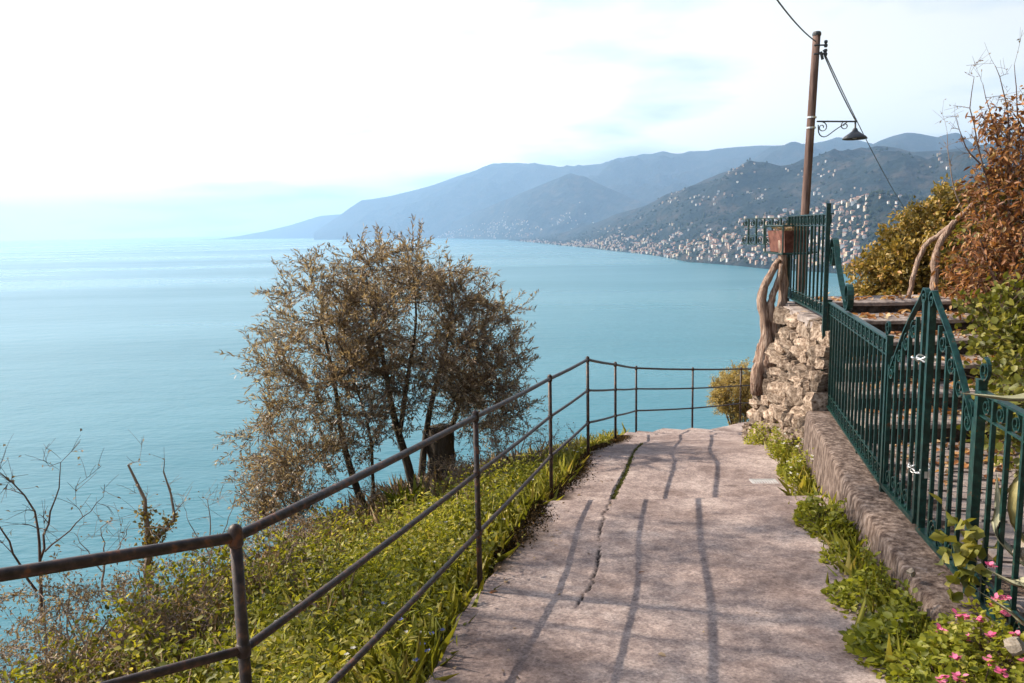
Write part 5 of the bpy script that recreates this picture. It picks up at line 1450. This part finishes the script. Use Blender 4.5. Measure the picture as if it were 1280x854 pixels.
# leaf litter on floor and steps, fallen leaves on the path -------------------------
lvl = Leaves(); Ps = []
for k, (y, rz) in enumerate(zip(SY, SRZ)):
    zt = -.245 + sum(SRZ[:k + 1]); n = 90
    yy = y + .03 + (np.abs(rng.normal(.30, .13, n)) % .44); Ps.append(np.stack([line_x(np.minimum(yy, 10)) + rng.uniform(.2, 1.7, n), yy, np.full(n, zt + .022)], -1))
n = 150; yy = 6.55 - np.abs(rng.normal(0, .6, n)); yy = np.clip(yy, 3.2, 6.56); Ps.append(np.stack([line_x(yy) + rng.uniform(.3, 1.7, n), yy, np.full(n, -.2)], -1))
P = np.concatenate(Ps); n = len(P); D = rand_dirs(n); D[:, 2] *= .35
lvl.add(P, D, unit(rng.normal(size=(n, 3)) * .4 + np.array((0, 0, 1))), rng.uniform(.05, .1, n), rng.uniform(.03, .055, n), rng.uniform(.3, 1, n))
tag(link('leaf_litter', lvl.mesh('leaf_litter', M['l_brown'], (0, 0, 0), 'round', .2, .2)), 'brown fallen leaves littering the steps and floor behind the gate', 'leaf litter', kind='stuff')
for k, (px, py, z, s, lab) in enumerate(((990, 665, -.5, .11, 'large orange-brown leaf lying flat on the path near the wall'), (1013, 686, -.49, .07, 'small reddish leaf at the weed edge of the path'), (797, 719, -.47, .06, 'curled reddish leaf on the middle of the path'), (612, 741, -.43, .05, 'orange leaf fragment at the foot of a railing post'), (873, 722, -.46, .022, 'tiny red leaf speck on the bare concrete'))):
    p = onz(px, py, z); p[2] = path_z(p[0], p[1]) + .012
    lf = Leaves(); lf.add(np.zeros((1, 3)), np.array([(1, .2, .03)]), np.array([(0, 0, 1.0)]), s, s * .6, [.55, .2, .15, .45, .1][k])
    lf.add(np.zeros((1, 3)), np.array([(.6, -.8, .05)]), np.array([(0, .1, 1.0)]), s * .5, s * .4, .4)
    tag(link('fallen_leaf', lf.mesh('fallen_leaf', M['l_brown'], (0, 0, 0), 'round', .12, .05), None, p), lab, 'leaf')
lvl = Leaves(); n = 170
y = rng.uniform(3.0, 10.4, n); e_ = rng.random(n) < .5
x0 = np.interp(y, LE[:, 1], LE[:, 0]); x1 = np.interp(y, RE[:, 1], RE[:, 0])
q = np.where(e_, np.abs(rng.normal(0, .10, n)), 1 - np.abs(rng.normal(.08, .12, n))); q[:30] = rng.uniform(.1, .9, 30)
x = x0 + (x1 - x0) * np.clip(q, .02, .98); D = rand_dirs(n); D[:, 2] *= .15
lvl.add(np.stack([x, y, np.array([path_z(a, b_) for a, b_ in zip(x, y)]) + .012], -1), D, unit(rng.normal(size=(n, 3)) * .3 + np.array((0, 0, 1))), rng.uniform(.012, .045, n), rng.uniform(.008, .024, n), rng.uniform(0, 1, n))
tag(link('path_litter', lvl.mesh('path_litter', M['l_dry'], (0, 0, 0), 'round', .2, .1)), 'small dry leaf scraps scattered over the concrete path', 'leaf litter', kind='stuff')
# drain plate
p = onz(955, 597, -.70); p[2] = path_z(p[0], p[1]) + .006
dp = thing('drain_plate', p, 'pale metal slotted drain plate set in the path by the weeds', 'drain cover', None, -.05)
mb = MB(); mb.box((-.12, -.07, 0), (.12, -.058, .012)); mb.box((-.12, .058, 0), (.12, .07, .012)); mb.box((-.12, -.058, 0), (-.108, .058, .012)); mb.box((.108, -.058, 0), (.12, .058, .012)); part('frame', mb, M['plate'], dp)
for k in range(9):
    mb = MB(); x = -.098 + k * .0245; mb.box((x - .0085, -.058, 0), (x + .0085, .058, .010)); part('slat', mb, M['plate'], dp)

# ------------------------------------------------------------------ haze
hz = MB(); hz.box((-SEA_R - 900, -3600, SEA_Z - 8), (SEA_R + 900, SEA_R + 1200, 1150))
hm = bpy.data.materials.new('air'); n_, l_ = nodes_of(hm); n_.clear()
ho = n_.new('ShaderNodeOutputMaterial'); pv = n_.new('ShaderNodeVolumePrincipled')
pv.inputs['Color'].default_value = (0.45, 0.69, 1.0, 1)
pv.inputs['Density'].default_value = 9.0e-5
pv.inputs['Anisotropy'].default_value = 0.3
l_.new(pv.outputs[0], ho.inputs['Volume'])
tag(link('haze', hz.mesh('haze', hm)), 'pale blue sea haze', kind='stuff')
print('olive leaves', N_OLIVE, 'tris', sum(len(m.loop_triangles) if m.loop_triangles else len(m.polygons) * 2 for m in bpy.data.meshes))
